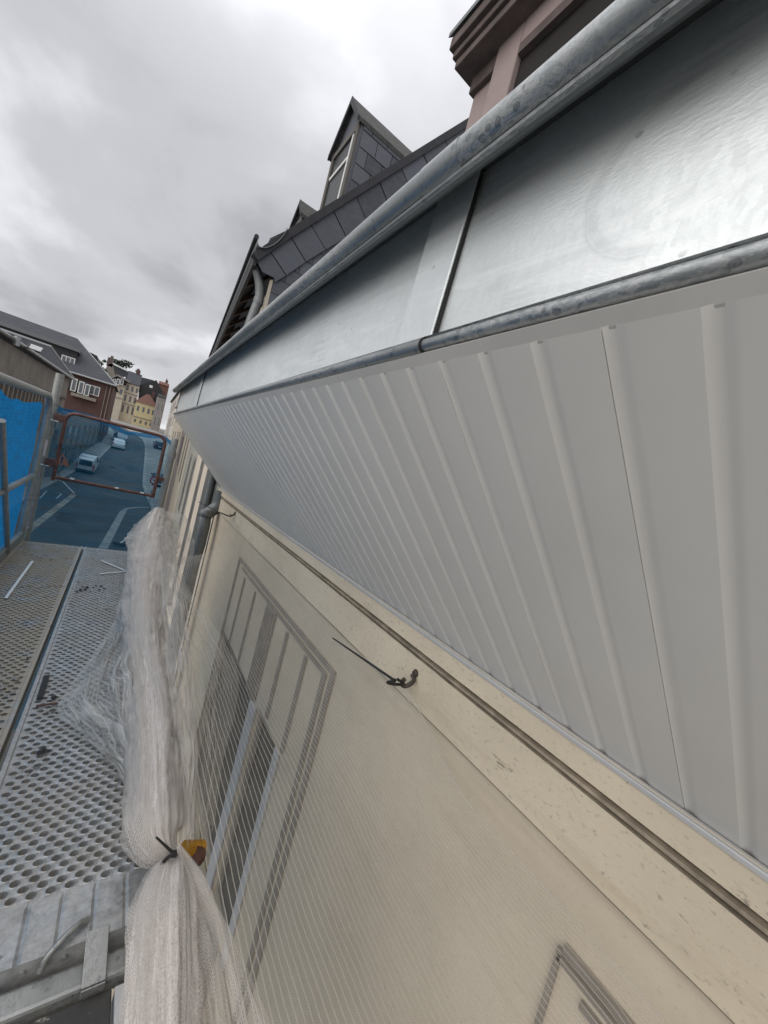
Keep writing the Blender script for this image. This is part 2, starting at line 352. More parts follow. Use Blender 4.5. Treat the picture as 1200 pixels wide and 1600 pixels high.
# ------------------------------------------------------------------ mesh helpers
class MB:
    def __init__(s): s.v = []; s.f = []; s.uv = {}; s.mi = []
    def add(s, vs, fs, uvs=None):
        b = len(s.v); s.v += [Vector(p) for p in vs]
        for i, q in enumerate(fs):
            s.f.append([b+k for k in q])
            if uvs: s.uv[len(s.f)-1] = uvs[i]
    def box(s, a, b):
        x0, y0, z0 = [min(a[i], b[i]) for i in range(3)]; x1, y1, z1 = [max(a[i], b[i]) for i in range(3)]
        s.add([(x0,y0,z0),(x1,y0,z0),(x1,y1,z0),(x0,y1,z0),(x0,y0,z1),(x1,y0,z1),(x1,y1,z1),(x0,y1,z1)],
              [(0,3,2,1),(4,5,6,7),(0,1,5,4),(1,2,6,5),(2,3,7,6),(3,0,4,7)])
    def prism(s, pts, dvec):
        """extrude polygon pts by vector"""
        n = len(pts); d = Vector(dvec); P = [Vector(p) for p in pts]
        s.add(P+[p+d for p in P], [tuple(range(n))[::-1], tuple(range(n, 2*n))]+[(i, (i+1) % n, n+(i+1) % n, n+i) for i in range(n)])
    def tube(s, pts, r, seg=14, cap=True, squash=None):
        P = [Vector(p) for p in pts]; n = len(P)
        rr = r if hasattr(r, '__len__') else [r]*n
        T = [(P[min(i+1, n-1)]-P[max(i-1, 0)]).normalized() for i in range(n)]
        up = Vector((0, 0, 1)) if abs(T[0].z) < .9 else Vector((1, 0, 0))
        nx = (up - T[0]*up.dot(T[0])).normalized()
        vs = []; uvs = []; ac = 0
        for i in range(n):
            nx = (nx - T[i]*nx.dot(T[i])).normalized(); ny = T[i].cross(nx)
            if i: ac += (P[i]-P[i-1]).length
            for k in range(seg):
                a = 2*math.pi*k/seg; vs.append(P[i]+(nx*math.cos(a)+ny*math.sin(a))*rr[i])
            uvs.append(ac)
        fs = []; fu = []
        for i in range(n-1):
            for k in range(seg):
                fs.append((i*seg+k, i*seg+(k+1) % seg, (i+1)*seg+(k+1) % seg, (i+1)*seg+k))
                fu.append([(k/seg*.3, uvs[i]), ((k+1)/seg*.3, uvs[i]), ((k+1)/seg*.3, uvs[i+1]), (k/seg*.3, uvs[i+1])])
        if cap:
            fs += [tuple(range(seg))[::-1], tuple((n-1)*seg+k for k in range(seg))]; fu += [[(0, 0)]*seg]*2
        s.add(vs, fs, fu)
    def grid(s, fn, nu, nv, su=1., sv=1.):
        vs = [fn(i/nu, j/nv) for j in range(nv+1) for i in range(nu+1)]
        fs = []; fu = []
        for j in range(nv):
            for i in range(nu):
                fs.append((j*(nu+1)+i, j*(nu+1)+i+1, (j+1)*(nu+1)+i+1, (j+1)*(nu+1)+i))
                fu.append([(i/nu*su, j/nv*sv), ((i+1)/nu*su, j/nv*sv), ((i+1)/nu*su, (j+1)/nv*sv), (i/nu*su, (j+1)/nv*sv)])
        s.add(vs, fs, fu)
    def extr(s, prof, y0, y1, ny=1, wob=0):
        """profile of (x,z) extruded along Y"""
        n = len(prof); vs = []
        for j in range(ny+1):
            y = y0+(y1-y0)*j/ny
            for (x, z) in prof:
                o = noise.noise(Vector((y*3, x*9, z*9)))*wob if wob else 0
                vs.append((x+o, y, z))
        s.add(vs, [(j*n+i, j*n+i+1, (j+1)*n+i+1, (j+1)*n+i) for j in range(ny) for i in range(n-1)])
    def xf(s, mat): s.v = [mat @ p for p in s.v]; return s
    def build(s, name, mat, parent=None, smooth=False, bevel=0, solid=0, auto=True, loc=None):
        me = bpy.data.meshes.new(name)
        # keep the mesh origin near the thing
        off = Vector((0, 0, 0))
        if parent is not None: off = parent.matrix_world.translation.copy() if False else Vector(parent.get('_loc', (0, 0, 0)))
        elif loc is not None: off = Vector(loc)
        me.from_pydata([p-off for p in s.v], [], s.f)
        if s.uv:
            ul = me.uv_layers.new(name='UVMap')
            for pi, uvs in s.uv.items():
                p = me.polygons[pi]
                for k, li in enumerate(p.loop_indices): ul.data[li].uv = uvs[k]
        me.materials.append(M[mat] if isinstance(mat, str) else mat)
        o = bpy.data.objects.new(name, me); COL.objects.link(o)
        if parent is not None: o.parent = parent; o['_loc'] = tuple(off)
        else: o.location = off; o['_loc'] = tuple(off)
        if smooth:
            for p in me.polygons: p.use_smooth = True
            if auto:
                try: me.set_sharp_from_angle(angle=R(40))
                except Exception: pass
        if solid:
            md = o.modifiers.new('s', 'SOLIDIFY'); md.thickness = solid; md.offset = 0
        if bevel:
            md = o.modifiers.new('b', 'BEVEL'); md.width = bevel; md.segments = 2; md.limit_method = 'ANGLE'
        return o

def thing(name, label, cat, loc=(0, 0, 0), group=None):
    o = bpy.data.objects.new(name, None); COL.objects.link(o); o.location = loc; o['_loc'] = tuple(loc)
    o.empty_display_size = .1; o['label'] = label; o['category'] = cat
    if group: o['group'] = group
    return o
def tag(o, label, cat, group=None, kind=None):
    o['label'] = label; o['category'] = cat
    if group: o['group'] = group
    if kind: o['kind'] = kind
    return o
def struct(o): o['kind'] = 'structure'; return o
def spline(pts, n):
    """catmull-rom through pts, n samples"""
    P = [Vector(p) for p in pts]; P = [P[0]*2-P[1]]+P+[P[-1]*2-P[-2]]; outp = []
    m = len(P)-3
    for k in range(n+1):
        t = k/n*m; i = min(int(t), m-1); t -= i
        a, b, c, d = P[i:i+4]
        outp.append(.5*((2*b)+(c-a)*t+(2*a-5*b+4*c-d)*t*t+(3*b-a-3*c+d)*t*t*t))
    return outp

# ================================================================== GROUND AND ROAD
ROADZ = [(-60, -7.5), (45, -7.5), (52, -7.25), (57, -6.85), (64, -5.5), (68, -4.75), (72, -4.15), (80, -3.3), (95, -2.3), (110, -1.65), (140, -.6), (165, .5), (200, 1.6), (260, 3)]
def rz(y):
    for (a, za_), (b, zb) in zip(ROADZ, ROADZ[1:]):
        if y <= b:
            t = max(0, (y-a)/(b-a)); t = t*t*(3-2*t)*.35+t*.65; return za_+(zb-za_)*t
    return ROADZ[-1][1]
KR = [(-60, 1.0), (40, 2.95), (44.6, 3.1), (50, 2.75), (57, 2.45), (66, 2.5), (85, 2.7), (97, 2.4), (112, .6), (130, -2), (160, -7), (200, -16), (260, -30)]
KL = [(-60, -6.2), (44, -5.4), (54, -4.6), (58, -4.1), (64, -2.6), (72, -1.95), (80, -1.75), (92, -2.1), (101, -3.0), (110, -4.2), (130, -8), (160, -14), (200, -24), (260, -42)]
def lerp(tab, y):
    for (a, va), (b, vb) in zip(tab, tab[1:]):
        if y <= b: return va+(vb-va)*max(0, (y-a)/(b-a))
    return tab[-1][1]
YS = [-60, -20, 0, 10, 20, 30, 38, 42, 44, 46, 48, 50, 52, 54, 56, 58, 60, 62, 64, 66, 68, 70, 72, 74, 77, 80, 84, 88, 92, 96, 100, 104, 108, 112, 118, 124, 130, 140, 150, 160, 175, 190, 200, 230, 260]
g = MB(); big = YS+[800, 1500]
xs = [-1500, -200, -60, 60, 200, 1500]
g.add([(x, y, (rz(y) if y <= 260 else 3)-.35) for y in big for x in xs], [(j*6+i, j*6+i+1, (j+1)*6+i+1, (j+1)*6+i) for j in range(len(big)-1) for i in range(5)])
struct(g.build('ground', 'pave'))
def strip(f0, f1, dz, name, mat, ys=YS):
    b = MB(); n = len(ys); vs = []
    for y in ys: vs += [(f0(y), y, rz(y)+dz), (f1(y), y, rz(y)+dz)]
    b.add(vs, [(2*i, 2*i+1, 2*i+3, 2*i+2) for i in range(n-1)]); return b
struct(strip(lambda y: lerp(KL, y), lambda y: lerp(KR, y), 0, 'road', 'asphalt').build('road', 'asphalt'))
def pavement(side):
    K = KR if side > 0 else KL; b = MB(); n = len(YS); vs = []
    for y in YS:
        k = lerp(K, y); z = rz(y)
        vs += [(k, y, z-.05), (k, y, z+.13), (k+side*.32, y, z+.13)]
    b.add(vs, [(3*i+j, 3*i+j+1, 3*i+j+4, 3*i+j+3) for i in range(n-1) for j in range(2)])
    struct(b.build('kerb', 'kerb'))
    b = MB(); vs = []
    for y in YS:
        k = lerp(K, y); z = rz(y); vs += [(k+side*.32, y, z+.126), (k+side*14, y, z+.126)]
    b.add(vs, [(2*i, 2*i+1, 2*i+3, 2*i+2) for i in range(n-1)])
    struct(b.build('pavement', 'pave'))
pavement(1); pavement(-1)
# paved line on the left, parking bay edging on the right, small marks
def poly_strip(pts, wd, z, name, mat):
    b = MB(); P = [Vector(p) for p in pts]; vs = []
    for i, p in enumerate(P):
        t = (P[min(i+1, len(P)-1)]-P[max(i-1, 0)]); t.z = 0; t.normalize(); nn = Vector((t.y, -t.x, 0))
        for s_ in (-.5, .5): q = p+nn*wd*s_; vs.append((q.x, q.y, rz(q.y)+z))
    b.add(vs, [(2*i, 2*i+1, 2*i+3, 2*i+2) for i in range(len(P)-1)])
    return struct(b.build(name, mat))
def roadp(px, py, z=-7.5): p = onZ(px, py, z); return p
A = roadp(52, 822); B = roadp(117, 772)
poly_strip([A+(A-B)*.6, A, B], .42, .004, 'paver_line', 'paver')
poly_strip([B, roadp(98, 756), roadp(62, 745)], .14, .008, 'road_marking', 'paint')
poly_strip([roadp(62, 779), roadp(74, 766), roadp(96, 772), roadp(88, 779)], .10, .008, 'road_marking', 'paint')
a0, a1 = roadp(150, 872), roadp(163, 853)
poly_strip([a0, a1, roadp(190, 803), roadp(193.5, 798)], .45, .004, 'bay_edging', 'kerb')
poly_strip([roadp(193.5, 798), roadp(198, 794.5), roadp(215, 792.7), roadp(236, 793)], .28, .008, 'bay_edging', 'kerb')
M['asph2'] = simple('newer asphalt patch', (.038, .042, .046), .85, 0, .3, 1.5)
for (xa, ya, xb, yb) in ((-3.0, 33, -1.9, 36.5), (.4, 62, 1.3, 66.5), (-1.9, 49.5, -.4, 51), (1.2, 76, 2.0, 81)):
    q = MB(); nn = 6; q.add([(xa+(xb-xa)*i+.12*math.sin(j*2.1), ya+(yb-ya)*j/nn, rz(ya+(yb-ya)*j/nn)+.006) for j in range(nn+1) for i in (0, 1)], [(2*j, 2*j+1, 2*j+3, 2*j+2) for j in range(nn)]); struct(q.build('road_patch', 'asph2'))
mh = MB(); c = roadp(178, 733); 
mh.add([(c.x+.35*math.cos(a*.5236), 62+.35*math.sin(a*.5236), rz(62)+.02) for a in range(12)], [tuple(range(12))]); struct(mh.build('manhole', 'cardark'))

# ================================================================== OUR HOUSE: wall, cornice, windows, eaves, dormer
XW = .85; YN, YF = -2.2, 4.15; ZG = -7.5
house = thing('town_house', 'cream rendered house with zinc fascia and white boarded eaves right beside the scaffold', 'house', (XW, 2, ZG))
# wall with two window openings cut out: windows W1a, W1b (Y 1.60-2.00, 2.2-2.93) and W2 (Y -0.9..0.13)
Z_SOF = -.395; Z_C0 = -.4425; Z_C1 = -.4580; Z_LEDGE = -.595
holes = [(1.60, 1.935, -2.45, -1.335), (2.04, 2.92, -2.45, -1.335), (-.55, .10, -2.45, -.84)]
wl = MB()
ysplit = sorted({YN, YF, *[h[0] for h in holes], *[h[1] for h in holes]}); zsplit = sorted({ZG, Z_LEDGE, -2.45, -1.335, -.84})
for y0, y1 in zip(ysplit, ysplit[1:]):
    for z0, z1 in zip(zsplit, zsplit[1:]):
        if any(h[0]-1e-6 <= y0 and y1 <= h[1]+1e-6 and h[2]-1e-6 <= z0 and z1 <= h[3]+1e-6 for h in holes): continue
        n_ = max(1, int((y1-y0)/.25)); 
        wl.add([(XW, y0, z0), (XW, y1, z0), (XW, y1, z1), (XW, y0, z1)], [(0, 1, 2, 3)])
for h in holes:   # reveals
    y0, y1, z0, z1 = h; d = .14
    wl.add([(XW, y0, z0), (XW, y1, z0), (XW, y1, z1), (XW, y0, z1), (XW+d, y0, z0), (XW+d, y1, z0), (XW+d, y1, z1), (XW+d, y0, z1)],
           [(0, 1, 5, 4), (1, 2, 6, 5), (2, 3, 7, 6), (3, 0, 4, 7)])
wl.add([(XW, YF, ZG), (XW+7, YF, ZG), (XW+7, YF, .3), (XW, YF, .3)], [(0, 1, 2, 3)])
wl.add([(XW, YN, ZG), (XW+7, YN, ZG), (XW+7, YN, .3), (XW, YN, .3)], [(0, 1, 2, 3)])
wl.build('wall', 'wall_low', house)
# frieze course above the ledge, cornice bead, top band
fr = MB(); ny = 60
prof = [(XW-.004, Z_LEDGE-.012), (XW-.020, Z_LEDGE), (XW-.022, Z_C1-.006)]
fr.extr(prof, YN, YF, ny, .0025); fr.build('frieze', 'wall', house)
cb = MB(); cb.extr([(XW-.022, Z_C1-.0062), (XW-.004, Z_C1-.003), (XW-.004, Z_C1+.003), (XW-.027, Z_C1+.005), (XW-.027, Z_C0-.004), (XW-.006, Z_C0-.002), (XW-.006, Z_C0), (XW-.016, Z_C0+.003)], YN, YF, ny, .001)
cb.build('cornice_bead', 'groove', house)
lj = MB(); lj.extr([(XW-.0215, Z_LEDGE+.0006), (XW-.0165, Z_LEDGE-.0045), (XW-.006, Z_LEDGE-.010)], YN, YF, ny, .0012); lj.build('ledge_shadow', 'frame', house)  # dark strip paints in the shadow line under the ledge
tb = MB(); tb.extr([(XW-.018, Z_C0+.003), (XW-.027, Z_C0+.006), (XW-.025, Z_SOF+.02)], YN, YF, ny, .002); tb.build('top_band', 'wall', house)
# crooked hairline crack across the frieze and a rough ledge edge
# window surrounds: panelled frieze above and frames
def panel_box(mbx, y0, y1, z0, z1, x0, x1): mbx.box((x0, y0, z0), (x1, y1, z1))
sur = MB()
# outer moulding grooves (dark strips) of the left window pair
for (y0, y1, z0, z1) in ((1.262, 2.93, -.776, -.755), (1.262, 1.29, -2.5, -.776), (2.905, 2.93, -2.5, -.776), (1.325, 2.80, -.812, -.797), (1.325, 1.352, -2.5, -.812),
                         (1.985, 2.145, -1.335, -.812), (1.52, 1.545, -1.30, -.83), (1.775, 1.80, -1.30, -.83), (2.40, 2.418, -1.33, -.84), (2.68, 2.695, -1.33, -.84)):
    panel_box(sur, y0, y1, z0, z1, XW-.012, XW-.0035)
sur.build('moulding', 'frame', house)
pil = MB(); 
for yy in (2.01, 2.045, 2.08, 2.115): pil.box((XW-.022, yy, -1.335), (XW-.0125, yy+.018, -.83))
pil.build('shutter_slats', 'frame', house)
sur2 = MB()
for (y0, y1, z0, z1) in ((-.6, .262, -.760, -.745), (-.6, .268, -.782, -.770), (-.6, .215, -.815, -.800), (.262, .272, -2.5, -.76)):
    panel_box(sur2, y0, y1, z0, z1, XW-.012, XW-.0035)
sur2.build('moulding', 'frame', house)
for y0, y1, z0, z1 in holes:
    wnd = MB(); x = XW+.018; t = .03
    for (a, b, c_, d) in ((y0, y0+t, z0, z1), (y1-t, y1, z0, z1), (y0+t, y1-t, z0, z0+t), (y0+t, y1-t, z1-.02, z1)): wnd.box((x, a, c_), (x+.05, b, d))
    wo = wnd.build('window', 'frame', house, bevel=.002)
    pn = MB(); pn.box((x+.02, y0+t, z0+t), (x+.026, y1-t, z1-.02)); pn.build('pane', 'glass', wo)
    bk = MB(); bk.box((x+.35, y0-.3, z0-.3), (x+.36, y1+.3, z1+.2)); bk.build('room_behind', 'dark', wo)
# window stays (white casement leaf ajar) -> pale diagonal strips behind the net
lf = MB()
lf.box((XW-.016, 1.545, -2.46), (XW-.002, 1.598, -1.32)); lf.box((XW-.016, 1.937, -2.46), (XW-.002, 2.038, -1.345))
lf.build('shutter_rail', 'whiteframe', house, bevel=.004)
# sill
sl = MB(); sl.box((XW-.06, 1.25, -2.55), (XW-.003, 2.95, -2.47)); sl.build('sill', 'wall', house, bevel=.008)

# ---- sloping boarded eaves
XF = .306
GZ = .4135
GX = .262
def sof(t): return (XW-.002-(XW-.307)*t, Z_SOF+.008+(.181-Z_SOF-.008)*t)     # t 0 at the wall, 1 at the lip
p0 = Vector((sof(0)[0], 0, sof(0)[1])); p1 = Vector((sof(1)[0], 0, sof(1)[1]))
sd_ = (p1-p0); sl_len = sd_.length; sd_.normalize(); sn = Vector((-sd_.z, 0, sd_.x));
if sn.x > 0: sn = -sn          # outward, down-left
board = .0705
sb = MB(); y = .1085-.0705*33; k = 0
lines = []
while y < YF-.02:
    y1_ = min(y+board, YF-.01)
    jw = .011                                    # soft moulded groove between two boards
    dp = .0038
    pr = [(y, 0), (y1_-jw*2.0, 0), (y1_-jw*1.6, -dp*.3), (y1_-jw*1.0, -dp), (y1_-jw*.5, -dp), (y1_-.0012, -dp*.2), (y1_-.0006, -dp*1.2), (y1_, 0)]
    if k % 3: pr = [(y, 0), (y1_-jw*2.0, 0), (y1_-jw*1.5, -dp*.3), (y1_-jw*1.1, -dp), (y1_-jw*.6, -dp), (y1_-jw*.2, -dp*.3), (y1_, 0)]
    n = len(pr); vs = []
    for t in (0, .25, .5, .75, 1):
        q = p0+sd_*sl_len*t
        vs += [(q.x+sn.x*h_, yy+.019*(2*t-1), q.z+sn.z*h_) for yy, h_ in pr]
    sb.add(vs, [(j*n+i, j*n+i+1, (j+1)*n+i+1, (j+1)*n+i) for j in range(4) for i in range(n-1)])
    y = y1_; k += 1
sb.build('soffit', 'pvc', house, smooth=True)
# closing end of the eaves box (faces the street beyond)
ec = MB(); ec.prism([(GX+.005, YF-.01, GZ), (XF+.004, YF-.01, .44), (XF+.004, YF-.01, .19), (XW, YF-.01, Z_SOF), (XW, YF-.01, .47), (.32, YF-.01, .47)], (0, .01, 0)); ec.build('eaves_end', 'zinc_dull', house)
tr = MB(); q = sof(0)
tr.extr([(XW-.018, Z_SOF+.006), (XW-.030, Z_SOF+.0075), (XW-.0315, Z_SOF+.0085), (XW-.0345, Z_SOF+.0165), (XW-.0335, Z_SOF+.0180), (XW-.014, Z_SOF+.0185)], YN, YF, 1)
tr.build('wall_trim', 'trim', house)
tr = MB(); tr.extr([(.312, .1795), (.3085, .1825), (.3000, .1950), (.306, .200)], YN, YF, 1)
tr.build('lip_trim', 'lip', house)
# ---- zinc fascia in sheets, lapped at the seams
seams = [(-2.2, .452), (.444, 2.765), (2.757, YF)]
for i, (ya, yb) in enumerate(seams):
    b = MB(); NY, NZ = 60, 10
    xo = XF+.006 + (.000 if i == 0 else .0)
    def fn(u, v, ya=ya, yb=yb, i=i):
        yy = ya+(yb-ya)*u; z = .205+.262*v
        wv = noise.noise(Vector((yy*2.3, z*5, i*7)))*.0035*math.sin(math.pi*v)**.5 + noise.noise(Vector((yy*7, z*12, i*3)))*.0010
        if i == 2: wv *= .6
        return (xo+wv+.010*v, yy, z)
    b.grid(fn, NY, NZ); b.build('fascia_sheet', 'zinc', house, smooth=True, auto=False)
    # cover strip over each joint
for ys_ in (.444, 2.757):
    b = MB(); b.add([(XF+.0005+.010*v, ys_-.010+d_, .205+.262*v) for d_ in (0, .001, .078) for v in (0, 1)], [])
    b = MB(); w_ = .078
    b.prism([(XF-.003, ys_-.006, .205), (XF-.003, ys_+w_, .205), (XF+.007, ys_+w_, .467), (XF+.007, ys_-.006, .467)], (.0025, 0, 0))
    b.build('cover_strip', 'zinc_strip', house, bevel=.001)
    b = MB(); b.tube([(XF-.0015, ys_-.006, .206), (XF+.0085, ys_-.006, .467)], .0016, 8); b.build('welt', 'zinc', house, smooth=True)
    b = MB(); b.prism([(XF+.0045, ys_-.0105, .205), (XF+.0045, ys_-.0070, .205), (XF+.0125, ys_-.0070, .467), (XF+.0125, ys_-.0105, .467)], (-.0035, 0, 0)); b.build('lap_shadow', 'rubber', house)  # dark bar stands in for the shadow line at the strip's edge
# ---- lower rolled edge, sleeves at joints
def roll(y0, y1, r, x, z, name, mat, ny=50, amp=.0006):
    b = MB(); b.tube([(x+noise.noise(Vector((yy*4, 1, z*3)))*amp*2, yy, z+noise.noise(Vector((yy*5, 9, z)))*amp) for yy in [y0+(y1-y0)*k/ny for k in range(ny+1)]], r, 20)
    return b.build(name, mat, house, smooth=True)
roll(YN, .462, .0084, .304, .2085, 'rolled_edge', 'zinc_roll'); roll(.447, YF, .0103, .304, .2085, 'rolled_edge', 'zinc_roll')
roll(.447, .520, .0112, .304, .2085, 'sleeve', 'zinc_roll', 8); roll(2.70, 2.76, .0112, .304, .2085, 'sleeve', 'zinc_roll', 8)
b = MB(); b.extr([(.305, .2170), (.300, .2192), (.311, .2235), (.313, .2240)], YN, YF, 40, .0006); b.build('edge_fold', 'zinc_roll', house)
b = MB(); b.tube([(.304, .4445, .2085), (.304, .4475, .2085)], .0100, 16); b.build('sleeve_gap', 'rubber', house)
# ---- gutter bead and the gutter behind it
GZ = .4135
GX = .262
roll(YN, 1.62, .0177, GX, GZ, 'gutter_bead', 'zinc_roll'); roll(1.60, YF, .0172, GX, GZ, 'gutter_bead', 'zinc_roll')
roll(.40, .47, .0185, GX, GZ, 'sleeve', 'zinc_roll', 6)
b = MB(); b.extr([(GX-.004, GZ-.0175), (GX+.010, GZ-.019), (GX+.018, GZ-.012), (.300, GZ+.030), (.340, GZ+.046)], YN, YF, 30, .0005)
b.extr([(GX+.004, GZ+.0165), (.36, GZ+.10), (.46, GZ+.13)], YN, YF, 30, .0005)
b.build('gutter', 'zinc_dull', house)
b = MB(); b.tube([(GX+.001, YN, GZ-.0178), (GX+.001, YF, GZ-.0178)], .0040, 8); b.build('bead_fold', 'zinc_roll', house, smooth=True)
# ---- roof plane and dormer
rf = MB(); rf.prism([(.40, YN, .47), (.46, YN, .54), (4.5, YN, 4.3), (7.8, YN, .6), (7.8, YN, .3), (.42, YN, .3)], (0, YF-YN, 0)); rf.build('roof', 'roof_slate', house)
DX = .90
dYe = 1.43                       # far edge of dormer front
dm = MB(); dm.box((DX, -1.2, .9), (DX+1.6, dYe, 1.86)); dorm = dm.build('dormer', 'pinkstone', house)
def dorm_edge(px, py): p = onX(px, py, DX-.03); return p
fr_ = MB()
jo = onX(785, 52, DX-.03); ji = onX(812, 68, DX-.03)
print('dormer jamb', jo, ji)
yo, zo = jo.y, jo.z; yi, zi = ji.y, ji.z
fr_.box((DX-.03, yi, .95), (DX-.001, yo, zo)); fr_.box((DX-.03, -1.0, zi), (DX-.001, yi, zo))
fr_.build('dormer_surround', 'pinkstone', dorm, bevel=.006)
op = MB(); op.box((DX-.004, -1.0, .95), (DX-.0012, yi, zi)); 
op.build('dormer_opening', 'dark', dorm)
rv = MB(); rv.box((DX-.028, -1.0, zi-.035), (DX-.005, yi-.001, zi-.001)); rv.build('lintel_reveal', 'darkstone', dorm)
cn = MB(); cc_ = onX(709, 73, DX-.13); print('cornice corner', cc_)
cy, cz = cc_.y, cc_.z
def corn(b, x, yadd, z0, z1): b.box((DX-x, -1.4, z0), (DX+1.7, dYe+yadd, z1))
corn(cn, .022, .016, 1.69, 1.755); corn(cn, .098, .05, 1.755, 1.79); corn(cn, .112, .062, 1.792, 1.822); corn(cn, .13, .075, 1.824, 1.87)
cn.build('dormer_cornice', 'darkstone', dorm, bevel=.004)
cr_ = MB(); cr_.prism([(DX-.14, dYe+.085, 1.872), (DX-.14, -1.5, 1.872), (DX-.05, -1.5, 1.90), (DX-.05, dYe+.0, 1.90)], (0, 0, .02)); cr_.build('dormer_roof', 'zinc_dull', dorm)

# ---- downpipe at the house corner
P_ = [onY(346, 768, 4.0), onY(340, 790, 4.0), onY(322, 805, 3.98), onY(318, 822, 3.95), onY(311, 850, 3.95), onY(300, 888, 3.95)]
d_ = (P_[-1]-P_[-2]).normalized()
pts = spline(P_, 26)+[Vector((P_[-1].x+.0, P_[-1].y, z)) for z in (-1.6, -3, -7.4)]
dp_ = MB(); dp_.tube(pts, .058, 20); pipe = dp_.build('downpipe', 'zinc_dull', house, smooth=True)
for k, (px, py) in enumerate(((322, 803), (311, 848))):
    c = onY(px, py, 3.96); b = MB(); ax = (P_[3]-P_[2]).normalized() if k == 0 else Vector((0, 0, -1))
    b.tube([c-ax*.03, c-ax*.012, c+ax*.012, c+ax*.03], [.060, .067, .067, .060] if k == 0 else [.0585, .063, .063, .0585], 20); b.build('pipe_collar', 'galv' if k else 'zinc_dull', pipe, smooth=True)

# wall anchors: eye hooks holding the net
def eye_hook(px, py, label, rr=.026):
    c = onX(px, py, XW-.035); t = thing('eye_hook', label, 'hook', (XW, c.y, c.z), 'anchor hooks in the wall')
    b = MB(); pts = [(XW-.02, c.y+.0, c.z+.012)]+[(XW-.045-rr*math.cos(a)*.7, c.y+rr*math.sin(a)*.6, c.z-.012+rr*.5*math.cos(a)*-1) for a in [R(-200+k*22) for k in range(14)]]
    b.tube(pts, .0065, 10); b.build('ring', 'hook', t, smooth=True)
    b = MB(); b.tube([(XW+.01, c.y, c.z+.012), (XW-.022, c.y, c.z+.012), (XW-.030, c.y, c.z+.010)], [.013, .012, .008], 12); b.build('stud', 'hook', t, smooth=True)
    return c
H1 = eye_hook(365, 803, 'rusty eye hook in the cream wall just right of the grey downpipe')
H2 = eye_hook(643, 1058, 'rusty eye hook in the middle of the cream wall holding the white net', .024)

# ================================================================== NEIGHBOUR HOUSE with slate gable
NY0 = 4.17
nb = thing('town_house', 'next house with grey slate gable, pointed dormers and open dark eaves', 'house', (.9, NY0, ZG))
def onG(px, py): return onY(px, py, NY0)
u_dir = Vector((.09, 1, 0)).normalized()          # its street front swings slightly to the right
L_nb = 6.3
def fac(s, z, off=0.0):                           # point on facade: s metres along, off = towards the street
    nrm = Vector((-u_dir.y, u_dir.x, 0)); b = Vector((.885, NY0, 0))+u_dir*s+nrm*off; return Vector((b.x, b.y, z))
ev0 = onG(400, 403); 
vA, vB = onG(447, 367), onG(735, 192)
vd = (vB-vA).normalized()
wb = MB()
top = vA+vd*6
rid = Vector((vA.x+3.4, NY0, vA.z+3.4*vd.z/vd.x))
foot = vA-vd*((vA.x-.89)/vd.x)
wb.prism([Vector((.885, NY0+.03, ZG)), Vector((7.5, NY0+.03, ZG)), Vector((7.5, NY0+.03, 2)), rid+Vector((0, .03, -.05)), foot+Vector((0, .03, -.03))], (0, .2, 0))
wb.build('gable_wall', 'slate_dark', nb)
f = MB(); a, b_, c, d = fac(.23, ZG), fac(L_nb, ZG), fac(L_nb, 1.75), fac(.23, 1.75); f.prism([a, b_, c, d], (.25, 0, 0)); f.build('wall', 'neigh', nb)
# window bays on the facade
nw = MB(); nwf = []
for s0, s1, z0, z1, mt in ((.55, .95, -3.4, -.05, 'neigh_grey'), (1.9, 2.45, -3.0, -.1, 'greyp'), (3.6, 4.3, -3, .0, 'greyp'), (.55, .95, -7, -4, 'greyp'), (1.9, 2.45, -7, -4, 'greyp')):
    b = MB(); b.prism([fac(s0, z0, .012), fac(s1, z0, .012), fac(s1, z1, .012), fac(s0, z1, .012)], (.01, 0, 0)); wq = b.build('window', mt, nb)
    b = MB(); b.prism([fac(s0-.07, z0-.06, .05), fac(s1+.07, z0-.06, .05), fac(s1+.07, z0, .05), fac(s0-.07, z0, .05)], (.04, 0, 0)); b.build('sill', 'greyp', wq)
    b = MB(); mm = (s0+s1)/2; b.prism([fac(s0+.06, z0+.1, .018), fac(s1-.06, z0+.1, .018), fac(s1-.06, z1-.1, .018), fac(s0+.06, z1-.1, .018)], (.004, 0, 0)); b.build('pane', 'glass_far', wq)
# roof slope above the eaves
rr_ = MB(); e0 = Vector((.64, NY0-.02, 2.02)); kz = vd.z/vd.x
def roofpt(x_in, s): 
    base = Vector((.66, NY0, 2.0))+u_dir*s; return base+Vector((x_in, 0, x_in*kz*.86))
rr_.prism([roofpt(.1, .01), roofpt(3.4, .01), roofpt(3.4, L_nb), roofpt(.1, L_nb)], (.05, 0, -.12)); rr_.build('roof', 'roof_slate', nb)
# open eaves: dark boarding, rafters, bargeboard edge, gutter and swan-neck pipe
eb = MB(); G = Vector((-.27, 0, 0))
def eav(s, x, z): p = Vector((.885, NY0, 0))+u_dir*s; return Vector((p.x+x, p.y, z))
eb.prism([eav(0.005, -.21, 1.90), eav(L_nb, -.21, 1.90), eav(L_nb, .0, 2.12), eav(0.005, .0, 2.12)], (0, 0, .03))
eb.build('eaves_boarding', 'dark', nb)
for k in range(11):
    s = .12+k*.6; b = MB(); b.prism([eav(s, -.20, 1.84), eav(s+.07, -.20, 1.84), eav(s+.07, .03, 2.06), eav(s, .03, 2.06)], (0, 0, .05)); b.build('rafter', 'rafter', nb)
gp = onG(403, 372); gq = onG(445, 363)
gut = MB(); pts_g = []
for k in range(13):
    a = math.pi*k/12; pts_g.append((-.155*math.cos(a), -.135*math.sin(a)))
n = len(pts_g); vs = []
gc = (gp+gq)/2
